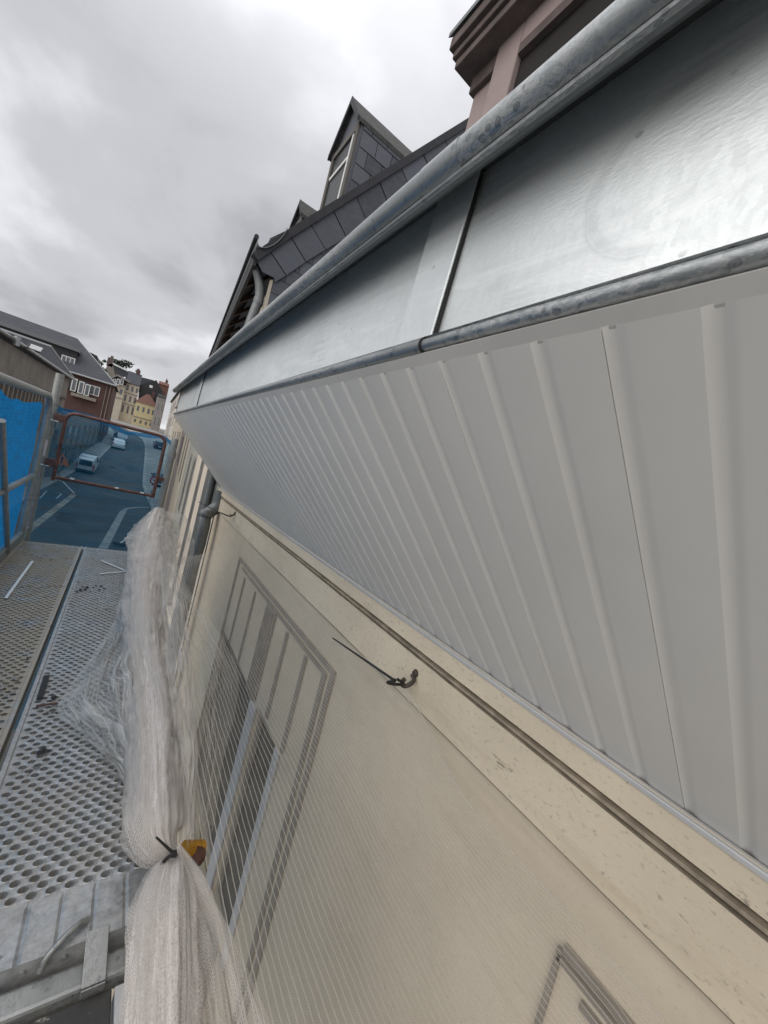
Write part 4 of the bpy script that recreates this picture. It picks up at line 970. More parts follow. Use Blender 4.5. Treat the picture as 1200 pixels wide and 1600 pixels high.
# ================================================================== VEHICLES
def vehicle(name, label, cat, x, y, rot, L_, W_, H_, paint, van, group='vehicles in the street'):
    z = rz(y); t = thing(name, label, cat, (0, 0, 0), group)
    hw = W_/2
    if van: side = [(-L_/2, .35), (-L_/2, .95), (-L_/2+.12, H_-.12), (-L_/2+.35, H_), (L_*.12, H_-.02), (L_*.30, 1.12), (L_*.47, .95), (L_/2, .7), (L_/2, .3)]
    else: side = [(-L_/2, .35), (-L_/2, .85), (-L_/2+.1, .95), (-L_/2+.5, H_-.06), (-L_/2+.8, H_), (L_*.06, H_-.02), (L_*.22, 1.0), (L_*.45, .85), (L_/2, .62), (L_/2, .3)]
    b = MB(); n = len(side); rings = []
    for fx in (-1, -.94, -.8, .8, .94, 1):
        k = {1: .0, .94: .05, .8: .08}[abs(fx)]
        for (yy, zz) in side:
            tum = 1-.16*max(0, (zz-.95))/(H_-.9)
            rings.append((fx*hw*tum, yy*(1-.012*(1 if abs(fx) == 1 else 0)), zz+k*.4*(zz > 1.0)-.02))
    b.add(rings, [(j*n+i, j*n+(i+1) % n, (j+1)*n+(i+1) % n, (j+1)*n+i) for j in range(5) for i in range(n)]+[tuple(range(n)), tuple(range(5*n, 6*n))[::-1]])
    Mx = Matrix.Translation((x, y, z)) @ Matrix.Rotation(rot, 4, 'Z') @ Matrix.Rotation(math.atan2(rz(y+2)-rz(y-2), 4), 4, 'X')
    b.xf(Mx); b.build('body', paint, t, smooth=True, bevel=.03)
    def part(nm, mat, boxes, par=t):
        q = MB()
        for a, c in boxes: q.box(a, c)
        q.xf(Mx); return q.build(nm, mat, par, bevel=.02)
    yb = -L_/2
    g = MB()   # rear window, follows the tailgate
    z0, z1 = (1.05, H_-.2) if van else (.93, H_-.1)
    y0_ = yb+.01 if van else yb+.16; y1_ = yb+.13 if van else yb+.50
    g.prism([(-hw*.72, y0_-.03, z0), (hw*.72, y0_-.03, z0), (hw*.64, y1_-.03, z1), (-hw*.64, y1_-.03, z1)], (0, .05, 0)); g.xf(Mx); g.build('rear_window', 'glass', t)
    for sx in (-1, 1):
        g = MB(); q = [(sx*(hw*.985+.01), L_*.17, 1.02), (sx*(hw*.985+.01), L_*(-.02 if van else -.32), 1.02), (sx*hw*.90, L_*(-.02 if van else -.26), H_-.16), (sx*hw*.90, L_*.06, H_-.16)]
        g.prism(q, (sx*-.03, 0, 0)); g.xf(Mx); g.build('side_window', 'glass', t)
        part('tail_light', 'red', [((sx*hw*.80, yb-.03, .7), (sx*hw*.98, yb+.04, 1.0 if not van else 1.3))])
        part('wing_mirror', 'rubber', [((sx*(hw+.02), L_*.18, .98), (sx*(hw+.2), L_*.22, 1.14))])
        for yy in (-L_*.31, L_*.31):
            q = MB(); q.tube([(sx*(hw-.18), yy, .31), (sx*(hw+.01), yy, .31)], .31, 18); q.xf(Mx); wq = q.build('wheel', 'rubber', t, smooth=True)
            q = MB(); q.tube([(sx*(hw+.008), yy, .31), (sx*(hw+.02), yy, .31)], .19, 12); q.xf(Mx); q.build('rim', 'galv', wq, smooth=True)
    part('bumper', 'rubber' if van else paint, [((-hw*.96, yb-.08, .32), (hw*.96, yb+.05, .55))])
    part('number_plate', 'white', [((-.26, yb-.035 if van else yb-.1, .60), (.26, yb-.02, .70))])
    if van:
        part('roof_bar', 'rubber', [((-hw*.8, y_, H_-.0), (hw*.8, y_+.05, H_+.06)) for y_ in (-1.2, .2)])
        part('door_gap', 'rubber', [((-.008, yb-.006, .6), (.008, yb+.0, 1.0))])
    return t
vehicle('parked_van', 'small white van seen from behind on the left of the street', 'van', -3.35, 59.0, R(-3), 4.1, 1.75, 1.85, 'vanwhite', True)
vehicle('hatchback_car', 'white hatchback car further up the street ahead of the van', 'car', -1.15, 74.5, R(6), 3.7, 1.65, 1.45, 'vanwhite', False)
vehicle('silver_car', 'silver car just ahead of the white hatchback', 'car', -1.1, 82.5, R(8), 4.0, 1.7, 1.5, 'carsilver', False)
vehicle('dark_car', 'dark car parked at the right kerb behind the frame', 'car', 4.3, 58.5, R(1), 4.0, 1.7, 1.5, 'cardark', False)
vehicle('dark_car', 'dark car parked farther up at the right kerb near the far houses', 'car', 4.9, 85.0, R(1), 4.0, 1.7, 1.5, 'cardark', False)

# no-entry style round sign, roadworks triangle
sg = onY(241, 751, 47); t = thing('round_sign', 'round white road sign with red rim on a post on the right pavement', 'sign', (sg.x, 47, rz(47)))
b = MB(); b.tube([(sg.x, 47.05, rz(47)), (sg.x, 47.05, sg.z+.3)], .04, 8); b.build('post', 'galv', t, smooth=True)
b = MB(); b.tube([(sg.x, 46.95, sg.z), (sg.x, 46.99, sg.z)], .42, 24); pl = b.build('sign_plate', 'red', t)
b = MB(); b.tube([(sg.x, 46.92, sg.z), (sg.x, 46.945, sg.z)], .28, 24); b.build('sign_face', 'white', pl)
b = MB(); b.prism([(sg.x-.18, 46.90, sg.z+.10), (sg.x-.11, 46.90, sg.z+.17), (sg.x+.18, 46.90, sg.z-.10), (sg.x+.11, 46.90, sg.z-.17)], (0, .012, 0)); b.build('slash', 'red', pl)
b = MB(); b.box((sg.x-.25, 46.94, sg.z-1.0), (sg.x+.25, 46.98, sg.z-.55)); b.build('sub_plate', 'white', t)
tg = onY(97, 718, 48); t = thing('roadworks_sign', 'orange triangular warning sign with exclamation mark on a post at the left pavement', 'sign', (tg.x, 48, rz(48)))
b = MB(); b.tube([(tg.x, 48.05, rz(48)), (tg.x, 48.05, tg.z+.3)], .04, 8); b.build('post', 'galv', t, smooth=True)
b = MB(); b.prism([(tg.x-.62, 48, tg.z-.5), (tg.x+.62, 48, tg.z-.5), (tg.x, 48, tg.z+.6)], (0, .03, 0)); pl = b.build('sign_plate', 'orange', t)
b = MB(); b.prism([(tg.x-.06, 47.97, tg.z-.12), (tg.x+.06, 47.97, tg.z-.12), (tg.x+.08, 47.97, tg.z+.28), (tg.x-.08, 47.97, tg.z+.28)], (0, .02, 0)); b.box((tg.x-.07, 47.97, tg.z-.34), (tg.x+.07, 47.99, tg.z-.20)); b.build('exclamation_mark', 'blacktie', pl)
# T-shaped steel bits on the road
a, c = roadp(177, 848, -7.35), roadp(195, 852, -7.35); d, e_ = roadp(188, 849, -7.3), roadp(207, 835, -7.2)
t = thing('push_broom', 'broom with white handle and dark head lying on the road below', 'broom', tuple(a))
b = MB(); b.tube([a, c], .09, 8); b.build('head', 'rubber', t); b = MB(); b.tube([d, e_], .045, 8); b.build('handle', 'white', t)

# ================================================================== SCAFFOLD
sc = thing('scaffold', 'galvanised tube scaffold with guardrails, standing against the house', 'scaffold', (0, 2, ZG))
def tube(name, pts, r, mat='galv', par=sc, seg=16):
    b = MB(); b.tube(pts, r, seg); return b.build(name, mat, par, smooth=True)
XL = -.452; XRp = .298
lb = onY(40, 825, 3.46); lt = onY(99, 587, 3.46)
pl_ = tube('post', [(XL+.008, 3.46, -7.5), (XL+.008, 3.46, .215)], .0242)
tube('post_socket', [(XL+.008, 3.46, .01), (XL+.008, 3.46, .04)], .028, par=pl_)
pr_ = tube('post', [(XRp, 3.46, -7.5), (XRp, 3.46, -.012)], .0242)
tube('post', [(XRp, .64, -7.5), (XRp, .64, -.93)], .0242)
tube('post', [(XL, .64, -7.5), (XL, .64, .9)], .0242)
tube('post_coupler', [(XRp, 3.46, -.17), (XRp, 3.46, -.12)], .030, par=pr_)
tube('post_coupler', [(XL+.008, 3.46, -.20), (XL+.008, 3.46, -.15)], .030, par=pl_)
b = MB(); lb_ = [onX(px, py, XL-.02+.045) for px, py in ((74, 683), (81, 684), (74, 712), (68, 711))]
b = MB(); 
for k in range(9):
    a0_, a1_ = R(215+k*10), R(225+k*10)
    b.add([(XL+.008+.0248*math.cos(aa), 3.46+.0248*math.sin(aa), z_) for aa, z_ in ((a0_, -.345), (a1_, -.345), (a1_, -.235), (a0_, -.235))], [(0, 1, 2, 3)])
b.build('sticker', 'label_white', pl_)
# bent guardrail frame on the street side
ra_, rc_ = onX(0, 590, XL+.01), onX(76, 617, XL+.01)
zr = .052
gpts = [(XL+.01, .66, zr), (XL+.01, 3.16, zr)]+[(XL+.01, 3.16+.13*math.sin(R(a)), zr-.13+.13*math.cos(R(a))) for a in (15, 35, 55, 75, 90)]+[(XL+.01, 3.26, -.5), (XL+.01, 3.24, -.86)]
tube('guardrail', gpts, .0195)
zl = onX(30, 754, XL+.01).z
tube('knee_rail', [(XL+.01, .66, zl), (XL+.01, 3.27, zl)], .0165)
d0, d1 = onX(2, 640, XL+.02), onX(11, 845, XL+.02); dd = (d1-d0).normalized()
tube('diagonal_brace', [d0+dd*.06, d1+dd*.12], .0125)
# toe board
b = MB(); b.box((XL+.000, .62, -.905), (XL+.018, 3.40, -.845)); b.build('toe_board', 'galv', sc, bevel=.003)
tube('toe_tube', [(XL+.012, .62, -.835), (XL+.012, 3.38, -.835)], .013)
# transoms, near end (U profile and lower beam) and far end
b = MB(); b.box((-.50, .654, -.965), (.32, .695, -.931)); b.build('transom', 'galv', sc, bevel=.006)
b = MB(); b.box((-.47, 3.36, -.985), (.32, 3.41, -.935)); b.build('transom', 'galv', sc, bevel=.006)
tube('ledger', [(XL, .2, -1.02), (XL, 3.46, -1.02)], .024)
# hook clamp, latch plate
hk = spline([(.100, .738, -.901), (.084, .727, -.893), (.064, .712, -.894), (.048, .703, -.905), (.043, .700, -.925)], 14)
tube('deck_hook', hk, .0055, par=sc)
b = MB(); b.prism([(.100, .716, -.8990), (.134, .716, -.8990), (.136, .648, -.9240), (.102, .648, -.9240)], (0, 0, -.004)); b.build('latch_plate', 'galv', sc, bevel=.001)
b = MB(); b.box((.102, .6445, -.940), (.136, .6475, -.926)); b.build('latch_plate', 'galv', sc, bevel=.001)
for x_, z_ in ((.018, -.922), (.073, -.922)): tube('bolt', [(x_, .7065, z_), (x_, .702, z_)], .0045, seg=8)

# perforated deck planks
def plank(x0, x1, y0, y1, mat, label, ztop=-.905):
    t = thing('scaffold_plank', label, 'scaffold plank', ((x0+x1)/2, (y0+y1)/2, ztop-.06), 'perforated scaffold planks')
    rh_, seg = .0076, 14; px_, py_ = .0292, .0240; m0 = .012; ye0, ye1 = y0+.105, y1-.03
    ncol = int((x1-x0-2*m0)/px_)-1; nrow = int((ye1-ye0)/(py_/2))
    b = MB()
    # quads lattice: staggered; each hole owns a px_ x py_/... cell (rows alternate, half offset)
    cw, ch = px_, py_*.55
    nrow = int((ye1-ye0)/ch); ch = (ye1-ye0)/nrow
    xs0 = x0+m0
    W_ = x1-x0-2*m0; ncol = int(W_/cw); cw = W_/(ncol+.5)
    xl_, xr_ = x0+m0, x1-m0
    rh2 = .0077
    # use two-row tall cells: hole rows every ch*2 with offset rows between -> brick layout of cells cw wide, ch2 tall
    ch2 = .0166; nr_ = int((ye1-ye0)/ch2); ch2 = (ye1-ye0)/nr_
    for r_ in range(nr_):
        ya, yb = ye0+r_*ch2, ye0+(r_+1)*ch2; ox = xl_+(cw/2 if r_ % 2 else 0)
        if r_ % 2: b.add([(xl_, ya, ztop), (ox, ya, ztop), (ox, yb, ztop), (xl_, yb, ztop)], [(0, 1, 2, 3)])
        else: b.add([(ox+cw*ncol, ya, ztop), (xr_, ya, ztop), (xr_, yb, ztop), (ox+cw*ncol, yb, ztop)], [(0, 1, 2, 3)])
        for k in range(ncol):
            xa = ox+k*cw; cx, cy_ = xa+cw/2, (ya+yb)/2; vs = []; fs = []
            for j in range(seg):
                a = 2*math.pi*(j+.5)/seg; ca, sa = math.cos(a), math.sin(a)
                m = min((cw/2)/abs(ca) if abs(ca) > 1e-6 else 9, (ch2/2)/abs(sa) if abs(sa) > 1e-6 else 9)
                # outer point on the cell border (corners handled by clamping)
                oxx = max(-cw/2, min(cw/2, ca*m)); oyy = max(-ch2/2, min(ch2/2, sa*m))
                vs += [(cx+oxx, cy_+oyy, ztop), (cx+ca*rh2*1.22, cy_+sa*rh2*1.22*.93, ztop+.0009), (cx+ca*rh2, cy_+sa*rh2*.93, ztop+.0022), (cx+ca*rh2*.95, cy_+sa*rh2*.88, ztop-.012)]
            for j in range(seg):
                q = 4*j; p = 4*((j+1) % seg); fs += [(q, p, p+1, q+1), (q+1, p+1, p+2, q+2), (q+2, p+2, p+3, q+3)]
            # corner triangles
            for (sx, sy) in ((1, 1), (-1, 1), (-1, -1), (1, -1)):
                vs.append((cx+sx*cw/2, cy_+sy*ch2/2, ztop)); ci = len(vs)-1
                ang = math.atan2(sy*ch2/2, sx*cw/2) % (2*math.pi)
                jj = int((ang/(2*math.pi))*seg-.5) % seg
                fs.append((4*jj, ci, 4*((jj+1) % seg)))
            b.add(vs, fs)
    b.build('perforated_top', mat, t)
    b = MB(); b.add([(xl_, ye1, ztop), (xr_, ye1, ztop), (xr_, y1, ztop), (xl_, y1, ztop)], [(0, 1, 2, 3)]); b.build('end_plate', mat, t); b = MB()
    # stamped end with shallow ribs
    n = 0; nx_ = 60; prof_ = []
    for k in range(nx_+1):
        x = xl_+(xr_-xl_)*k/nx_; ph = ((x-xl_)/(xr_-xl_)*6) % 1; prof_.append((x, ztop-(.0022 if ph < .09 else 0)))
    vs = [(x, y_, z_ if y_ < ye0-.012 else ztop) for y_ in (y0, ye0-.013, ye0) for x, z_ in prof_]
    m_n = nx_+1; b.add(vs, [(j*m_n+i, j*m_n+i+1, (j+1)*m_n+i+1, (j+1)*m_n+i) for j in range(2) for i in range(nx_)])
    b.build('end_plate', mat, t)
    b = MB()
    for xa, xb, s in ((x0, xl_, 1), (xr_, x1, -1)):
        prr = [(xa, ztop-.06), (xa, ztop+.004), (xa+.0015, ztop+.0055), (xb-.0015, ztop+.0055), (xb, ztop+.004), (xb, ztop-.001)] if s > 0 else [(xa, ztop-.001), (xa, ztop+.004), (xa+.0015, ztop+.0055), (xb-.0015, ztop+.0055), (xb, ztop+.004), (xb, ztop-.06)]
        b.extr(prr, y0, y1, 1)
    b.build('side_rail', mat, t)
    b = MB(); b.add([(x0, y0, ztop-.05), (x1, y0, ztop-.05), (x1, y0, ztop), (x0, y0, ztop)], [(0, 1, 2, 3)]); b.build('end_cap', mat, t); b = MB(); b.add([(x0, y1, ztop-.05), (x1, y1, ztop-.05), (x1, y1, ztop+.004), (x0, y1, ztop+.004)], [(0, 1, 2, 3)]); b.build('end_cap', mat, t)
plank(-.105, .222, .706, 3.29, 'deck_a', 'bare grey perforated steel plank nearest the house, under the bunched net')
plank(-.438, -.119, .706, 3.29, 'deck_b', 'cement-stained perforated steel plank along the street side')
# next bay: dark plywood deck where the photographer stands
b = MB(); b.box((-.44, -1.9, -.963), (.149, .649, -.948)); tag(b.build('plywood_deck', 'ply', bevel=.003, loc=(-.14, -.6, -.94)), 'black plywood scaffold board splashed with pale cement in front of the steel planks', 'board')
b = MB(); b.box((.153, -1.9, -.975), (.172, .645, -.945)); tag(b.build('edge_batten', 'whiteframe', loc=(.165, -.6, -.94)), 'narrow pale batten beside the black plywood board', 'batten')

# lower lift deck, coloured near black to paint the shade seen through the holes
b = MB(); b.box((-.44, -1.9, -2.96), (.30, 3.3, -2.905)); tag(b.build('lower_deck', 'dark', loc=(-.1, 2, -2.93)), 'steel deck of the lift below, glimpsed through the holes', 'scaffold deck')

# brown end gate
YG = 3.40
gt = thing('end_guardrail', 'rusty brown tube gate closing the far end of the scaffold', 'guardrail', (-.07, YG, -.9))
c0, c1, c2, c3 = onY(106, 641, YG), onY(262, 688, YG), onY(242, 776, YG), onY(80, 747, YG)
xl_, xr_ = -.362, .232; zt_, zb_ = (c0.z+c1.z)/2+.005, (c2.z+c3.z)/2
print('gate', c0, c1, c2, c3)
r_ = .055
fp = [(xl_, zb_-.012), (xl_, zt_-r_)]+[(xl_+r_-r_*math.cos(R(a)), zt_-r_+r_*math.sin(R(a))) for a in (22, 45, 67, 90)]+[(xr_-r_+r_*math.sin(R(a)), zt_-r_+r_*math.cos(R(a))) for a in (0, 22, 45, 67, 90)]+[(xr_, zb_+.012), (xr_, zb_-.012)]
b = MB(); b.tube([(x, YG, z) for x, z in fp], .0115, 12); b.build('hoop', 'rust', gt, smooth=True)
b = MB(); b.tube([(xl_, YG, zb_+.012), (xr_, YG, zb_+.002)], .0115, 12); b.build('bottom_rail', 'rust', gt, smooth=True)
for z_ in (-.07, -.375):
    b = MB(); b.box((XL+.03, YG-.004, z_-.028), (xl_-.005, YG+.008, z_+.022)); b.build('hinge_plate', 'rust', gt, bevel=.002)
    b = MB(); b.tube([(XL-.025, YG+.03, z_-.03), (xl_-.03, YG-.01, z_-.03)], .007, 8); b.build('hinge_pin', 'galv', gt, smooth=True)
b = MB(); b.box((xr_+.008, YG-.004, -.36), (XRp-.02, YG+.008, -.325)); b.build('latch', 'rust', gt, bevel=.002)
for x_, z_ in ((xl_+.10, zb_+.018), (xl_+.36, zb_+.010), (xl_+.52, zb_+.008)): b = MB(); b.box((x_-.012, YG-.013, z_+.0), (x_+.012, YG-.004, z_+.009)); b.build('paint_fleck', 'white', gt)

# ================================================================== BLUE NETS
def bl_top(y): 
    tab = [(1.2, .04), (2.2, .030), (2.5, -.017), (2.9, -.022), (3.3, -.002), (3.45, -.01)]
    for (a, va), (c_, vc) in zip(tab, tab[1:]):
        if y <= c_: return va+(vc-va)*max(0, (y-a)/(c_-a))
    return -.01
b = MB()
def fn(u, v):
    y = .7+2.70*u; zt = bl_top(y)+noise.noise(Vector((y*9, 0, 0)))*.012; z = zt+(-1.9-zt)*v
    return (XL-.035+noise.noise(Vector((y*4, z*3, 0)))*.02+noise.noise(Vector((y*15, z*4, 3)))*.006, y, z)
b.grid(fn, 120, 70); tag(b.build('blue_net', 'blue', smooth=True, auto=False, loc=(XL, 2, -.9)), 'bright blue debris net hung along the street-side guardrail', 'net', 'blue debris nets')
tops_e = [(-.46, .01), (-.412, -.001), (-.274, .004), (-.161, -.009), (-.09, -.028), (-.015, -.048), (.087, -.030), (.223, -.010), (.283, -.04), (.32, -.05)]
def tz(x):
    for (a, va), (c_, vc) in zip(tops_e, tops_e[1:]):
        if x <= c_: return va+(vc-va)*max(0, (x-a)/(c_-a))
    return -.05
en = thing('blue_net', 'thin see-through blue net across the far end of the scaffold', 'net', (0, 3.5, -.9), 'blue debris nets')
b = MB()
def fn(u, v):
    x = -.47+.79*u; zt = tz(x)+noise.noise(Vector((x*22, 5, 0)))*.006; z = zt+(-2.4-zt)*v
    return (x, 3.53+noise.noise(Vector((x*5, z*4, 0)))*.018, z)
b.grid(fn, 60, 60); b.build('mesh', 'blue_thin', en, smooth=True, auto=False)
b = MB()
def fn(u, v):
    x = -.47+.79*u; zt = tz(x)+noise.noise(Vector((x*22, 5, 0)))*.006; z = zt-(.03+.012*noise.noise(Vector((x*12, 1, 1))))*v
    return (x, 3.515+noise.noise(Vector((x*5, z*4, 0)))*.018, z)
b.grid(fn, 60, 4); b.build('hem', 'blue_hem', en, smooth=True, auto=False)

# ================================================================== WHITE NET
wnet = thing('white_net', 'bunched white debris net tied along the deck and stretched up to the wall hooks', 'net', (.25, 2, -.85))
# path of the bunch: (px, py, z, half width px)
path1 = [(247, 796, None, 7), (246, 806, -.60, 13), (241, 826, -.66, 24), (236, 850, -.72, 31), (230, 890, -.76, 33), (227, 940, -.79, 33), (227, 1000, -.80, 33), (232, 1060, -.80, 34), (240, 1120, -.79, 38), (243, 1180, -.79, 41), (243, 1230, -.79, 42), (244, 1285, -.79, 43), (250, 1318, -.80, 33), (266, 1334, -.81, 12), (270, 1339, -.815, 7)]
path2 = [(270, 1337, -.815, 7), (268, 1350, -.82, 24), (264, 1375, -.82, 38), (260, 1410, -.82, 50), (258, 1460, -.82, 58), (257, 1520, -.83, 62), (256, 1600, -.84, 66), (255, 1700, -.86, 68), (254, 1830, -.9, 70)]
def bunch(path, seed, n=150, seg=84, fold=.10, scale=1.0, name='bunch', mat='bundle'):
    C = []; Rr = []
    for (px, py, z, hwp) in path:
        p = onY(px, py, 3.40) if z is None else onZ(px, py, z)
        dep = -(RM.transposed() @ p).z
        # apparent half width of a cylinder along the path -> radius (correct for the oblique view)
        C.append(p); Rr.append(Vector((hwp*dep/FPX*.93*scale, 0, 0)))
    Cs = spline(C, n); Rs = [v.x for v in spline(Rr, n)]
    b = MB(); vs = []; ac = 0; accs = []
    T = [(Cs[min(i+1, n)]-Cs[max(i-1, 0)]).normalized() for i in range(n+1)]
    for i in range(n+1):
        if i: ac += (Cs[i]-Cs[i-1]).length
        accs.append(ac)
        nx = Vector((1, 0, 0)); nx = (nx-T[i]*nx.dot(T[i])).normalized(); ny = T[i].cross(nx)
        if ny.z < 0: ny = -ny
        for k in range(seg):
            a = 2*math.pi*k/seg
            tw = a*1.0+.3*math.sin(ac*2+seed)
            pl = noise.noise(Vector((math.cos(tw)*2.6, math.sin(tw)*2.6, ac*1.3+seed)))*fold*1.6
            pl += noise.noise(Vector((math.cos(tw)*9, math.sin(tw)*9, ac*2.2+seed*3)))*fold*.75
            pl += -abs(noise.noise(Vector((math.cos(tw)*22, math.sin(tw)*22, ac*3.1+seed*5))))*fold*.5
            pl += noise.noise(Vector((a*2, ac*14, seed)))*fold*.30+abs(noise.noise(Vector((math.cos(tw)*4+ac*9, math.sin(tw)*4, ac*22+seed))))*fold*.45
            r = Rs[i]*(1+pl); x = math.cos(a)*r; y_ = math.sin(a)*r*.80
            vs.append(Cs[i]+nx*x+ny*y_)
    fs = []; fu = []
    for i in range(n):
        for k in range(seg):
            fs.append((i*seg+k, i*seg+(k+1) % seg, (i+1)*seg+(k+1) % seg, (i+1)*seg+k))
            fu.append([(k/seg*.55, accs[i]), ((k+1)/seg*.55, accs[i]), ((k+1)/seg*.55, accs[i+1]), (k/seg*.55, accs[i+1])])
    b.add(vs, fs, fu)
    return b.build(name, mat, wnet, smooth=True, auto=False)
bb1 = bunch(path1, 1.3, 260, 96, .20, .66)
bb2 = bunch(path2, 4.1, 140, 110, .17, .80)
bunch(path1, 2.2, 200, 84, .42, .80, 'outer_layer', 'net_veil')
bunch(path1, 5.2, 200, 84, .50, .76, 'outer_layer', 'net_veil')
bunch(path2, 7.7, 120, 84, .34, .90, 'outer_layer', 'net_veil')

def sheet(A_, B_, n, m, fnoff, name, mat, su=None, amp=.01, fr=6, seed=0):
    """ruled surface between curves A_ and B_ with offset function"""
    Sa = spline(A_, n); Sb = spline(B_, n)
    la = 0; acc = [0]
    for i in range(n): la += ((Sa[i+1]-Sa[i]).length+(Sb[i+1]-Sb[i]).length)/2; acc.append(la)
    wd = su or max((a-b_).length for a, b_ in zip(Sa, Sb))
    b = MB(); vs = []
    for i in range(n+1):
        for j in range(m+1):
            t = j/m; p = Sa[i].lerp(Sb[i], t)
            q = p+Vector(fnoff(i/n, t))
            e_ = math.sin(math.pi*min(1, max(0, t)))**.5 if 0 < t < 1 else 0
            k_ = noise.noise(Vector((acc[i]*fr*.35+seed, t*fr, seed)))*amp
            q += Vector((k_*.6, 0, k_))*(.35+.65*e_)
            vs.append(q)
    fs = []; fu = []
    for i in range(n):
        for j in range(m):
            fs.append((i*(m+1)+j, i*(m+1)+j+1, (i+1)*(m+1)+j+1, (i+1)*(m+1)+j))
            fu.append([(j/m*wd, acc[i]), ((j+1)/m*wd, acc[i]), ((j+1)/m*wd, acc[i+1]), (j/m*wd, acc[i+1])])
    b.add(vs, fs, fu); return b.build(name, mat, wnet, smooth=True, auto=False)
# sheet stretched to the wall
Aed = [H1+Vector((-.02, 0, -.02))]+[onX(px, py, .815) for px, py in ((384, 842), (432, 900), (500, 965), (560, 1020))]+[H2+Vector((-.025, 0, -.03))]+[onX(px, py, .80) for px, py in ((676, 1151), (714, 1228), (754, 1280), (862, 1400), (967, 1512), (1042, 1600))]
last = Aed[-1]; Aed += [Vector((.79, y_, last.z-.01*k)) for k, y_ in enumerate((-.15, -.5, -1.1))]
Bed = []
for a in Aed:
    y_ = a.y
    Bed.append(Vector((.27, y_*1.0+.02, -.77)))
Bed[0] = onY(286, 892, 3.05); Bed[1] = Vector((.28, 2.85, -.80)); 
sheet(Aed, Bed, 200, 60, lambda s, t: (.055*math.sin(math.pi*t), 0, -.05*math.sin(math.pi*t)-.01*math.sin(math.pi*t)*math.sin(s*9)), 'stretched_sheet', 'net_sheer', amp=.010, fr=5)
hb = MB(); hb.tube(spline(Aed, 160), .0014, 8); hb.build('hem', 'net_fine', wnet, smooth=True)
# second fold, bunched between pipe and window
Af = [onZ(*p) for p in ((262, 850, -.66), (285, 905, -.68), (318, 960, -.72), (352, 1010, -.76), (372, 1055, -.78), (368, 1110, -.80), (352, 1180, -.82), (330, 1300, -.83))]
Bf = [onZ(*p) for p in ((255, 860, -.70), (262, 930, -.74), (270, 1000, -.76), (276, 1060, -.78), (282, 1120, -.79), (286, 1190, -.80), (290, 1250, -.81), (292, 1320, -.82))]
sheet(Af, Bf, 90, 40, lambda s, t: (0, 0, .02*math.sin(math.pi*t)+.012*math.sin(t*26+s*5)), 'loose_fold', 'net_sheer', su=.5, amp=.03, fr=12, seed=3)
Af = [onZ(*p) for p in ((252, 800, -.60), (268, 850, -.66), (284, 930, -.70), (296, 1010, -.74), (305, 1100, -.77), (308, 1200, -.79), (300, 1320, -.81))]
Bf = [onZ(*p) for p in ((246, 800, -.62), (248, 850, -.66), (252, 930, -.71), (258, 1010, -.74), (266, 1100, -.76), (274, 1200, -.78), (282, 1322, -.81))]
sheet(Af, Bf, 110, 30, lambda s, t: (0, 0, .03*math.sin(math.pi*t)+.006*math.sin(t*34)), 'loose_fold', 'net_veil', su=.25, amp=.02, fr=14, seed=9)
# flap spread over the steel plank
Af = [onZ(*p) for p in ((243, 803, -.70), (214, 850, -.80), (196, 905, -.86), (186, 950, -.875), (160, 1000, -.885), (125, 1050, -.885), (92, 1102, -.88), (112, 1135, -.885), (150, 1160, -.88), (178, 1195, -.88), (200, 1250, -.88))]
Bf = [onZ(*p) for p in ((247, 806, -.62), (236, 850, -.72), (230, 890, -.76), (228, 930, -.78), (228, 970, -.78), (228, 1010, -.78), (230, 1060, -.77), (232, 1100, -.77), (236, 1140, -.77), (238, 1190, -.79), (238, 1250, -.80))]
sheet(Af, Bf, 150, 50, lambda s, t: (0, 0, .022*math.sin(math.pi*t)+.010*math.sin(t*20+s*14)*math.sin(math.pi*t)), 'loose_flap', 'net_flap', su=.34, amp=.045, fr=14, seed=5)
# gauze tail near the downpipe
Af = [onY(*p, 3.3) for p in ((250, 798), (290, 806), (300, 838), (302, 866), (285, 880))]
Bf = [onY(*p, 3.25) for p in ((248, 802), (256, 830), (262, 852), (268, 872), (274, 896))]
sheet(Af, Bf, 50, 24, lambda s, t: (0, .03*math.sin(t*9+s*5), 0), 'loose_flap', 'net_veil', su=.2, amp=.03, fr=10, seed=8)
# tail flaring from the tie to the right
Af = [onZ(*p) for p in ((274, 1340, -.815), (305, 1375, -.82), (340, 1430, -.825), (372, 1490, -.83), (400, 1550, -.84), (425, 1610, -.85), (450, 1700, -.87))]
Bf = [onZ(*p) for p in ((270, 1342, -.82), (285, 1390, -.82), (296, 1440, -.82), (305, 1500, -.83), (312, 1560, -.84), (318, 1620, -.85), (325, 1710, -.87))]
sheet(Af, Bf, 80, 34, lambda s, t: (0, 0, .02*math.sin(math.pi*t)+.005*math.sin(t*30)), 'flared_tail', 'net_veil', su=.22, amp=.02, fr=12, seed=2)

# ---- black ties
def tie(label, pts, r=.0032, loop=None):
    t = thing('cable_tie', label, 'cable tie', tuple(pts[0]), 'black cable ties')
    b = MB(); b.tube(spline(pts, 20), [r*(1-.45*k/20) for k in range(21)], 8); b.build('tail', 'blacktie', t, smooth=True)
    if loop: b = MB(); b.tube(spline(loop, 24), r*1.05, 8); b.build('loop', 'blacktie', t, smooth=True)
    hd = Vector(pts[0]); b = MB(); b.box(hd-Vector((.0045, .0045, .0045)), hd+Vector((.0045, .0045, .0045))); b.build('head', 'blacktie', t, bevel=.001)
tp = onZ(272, 1334, -.775)
tie('black cable tie pinching the bunched net in two above the steel planks', [tp, onZ(262, 1325, -.765), onZ(244, 1308, -.745)], .0032,
    [tp, onZ(262, 1340, -.79), onZ(250, 1352, -.81), onZ(258, 1342, -.84), onZ(276, 1338, -.83), tp])
h = H2+Vector((-.055, .01, -.012))
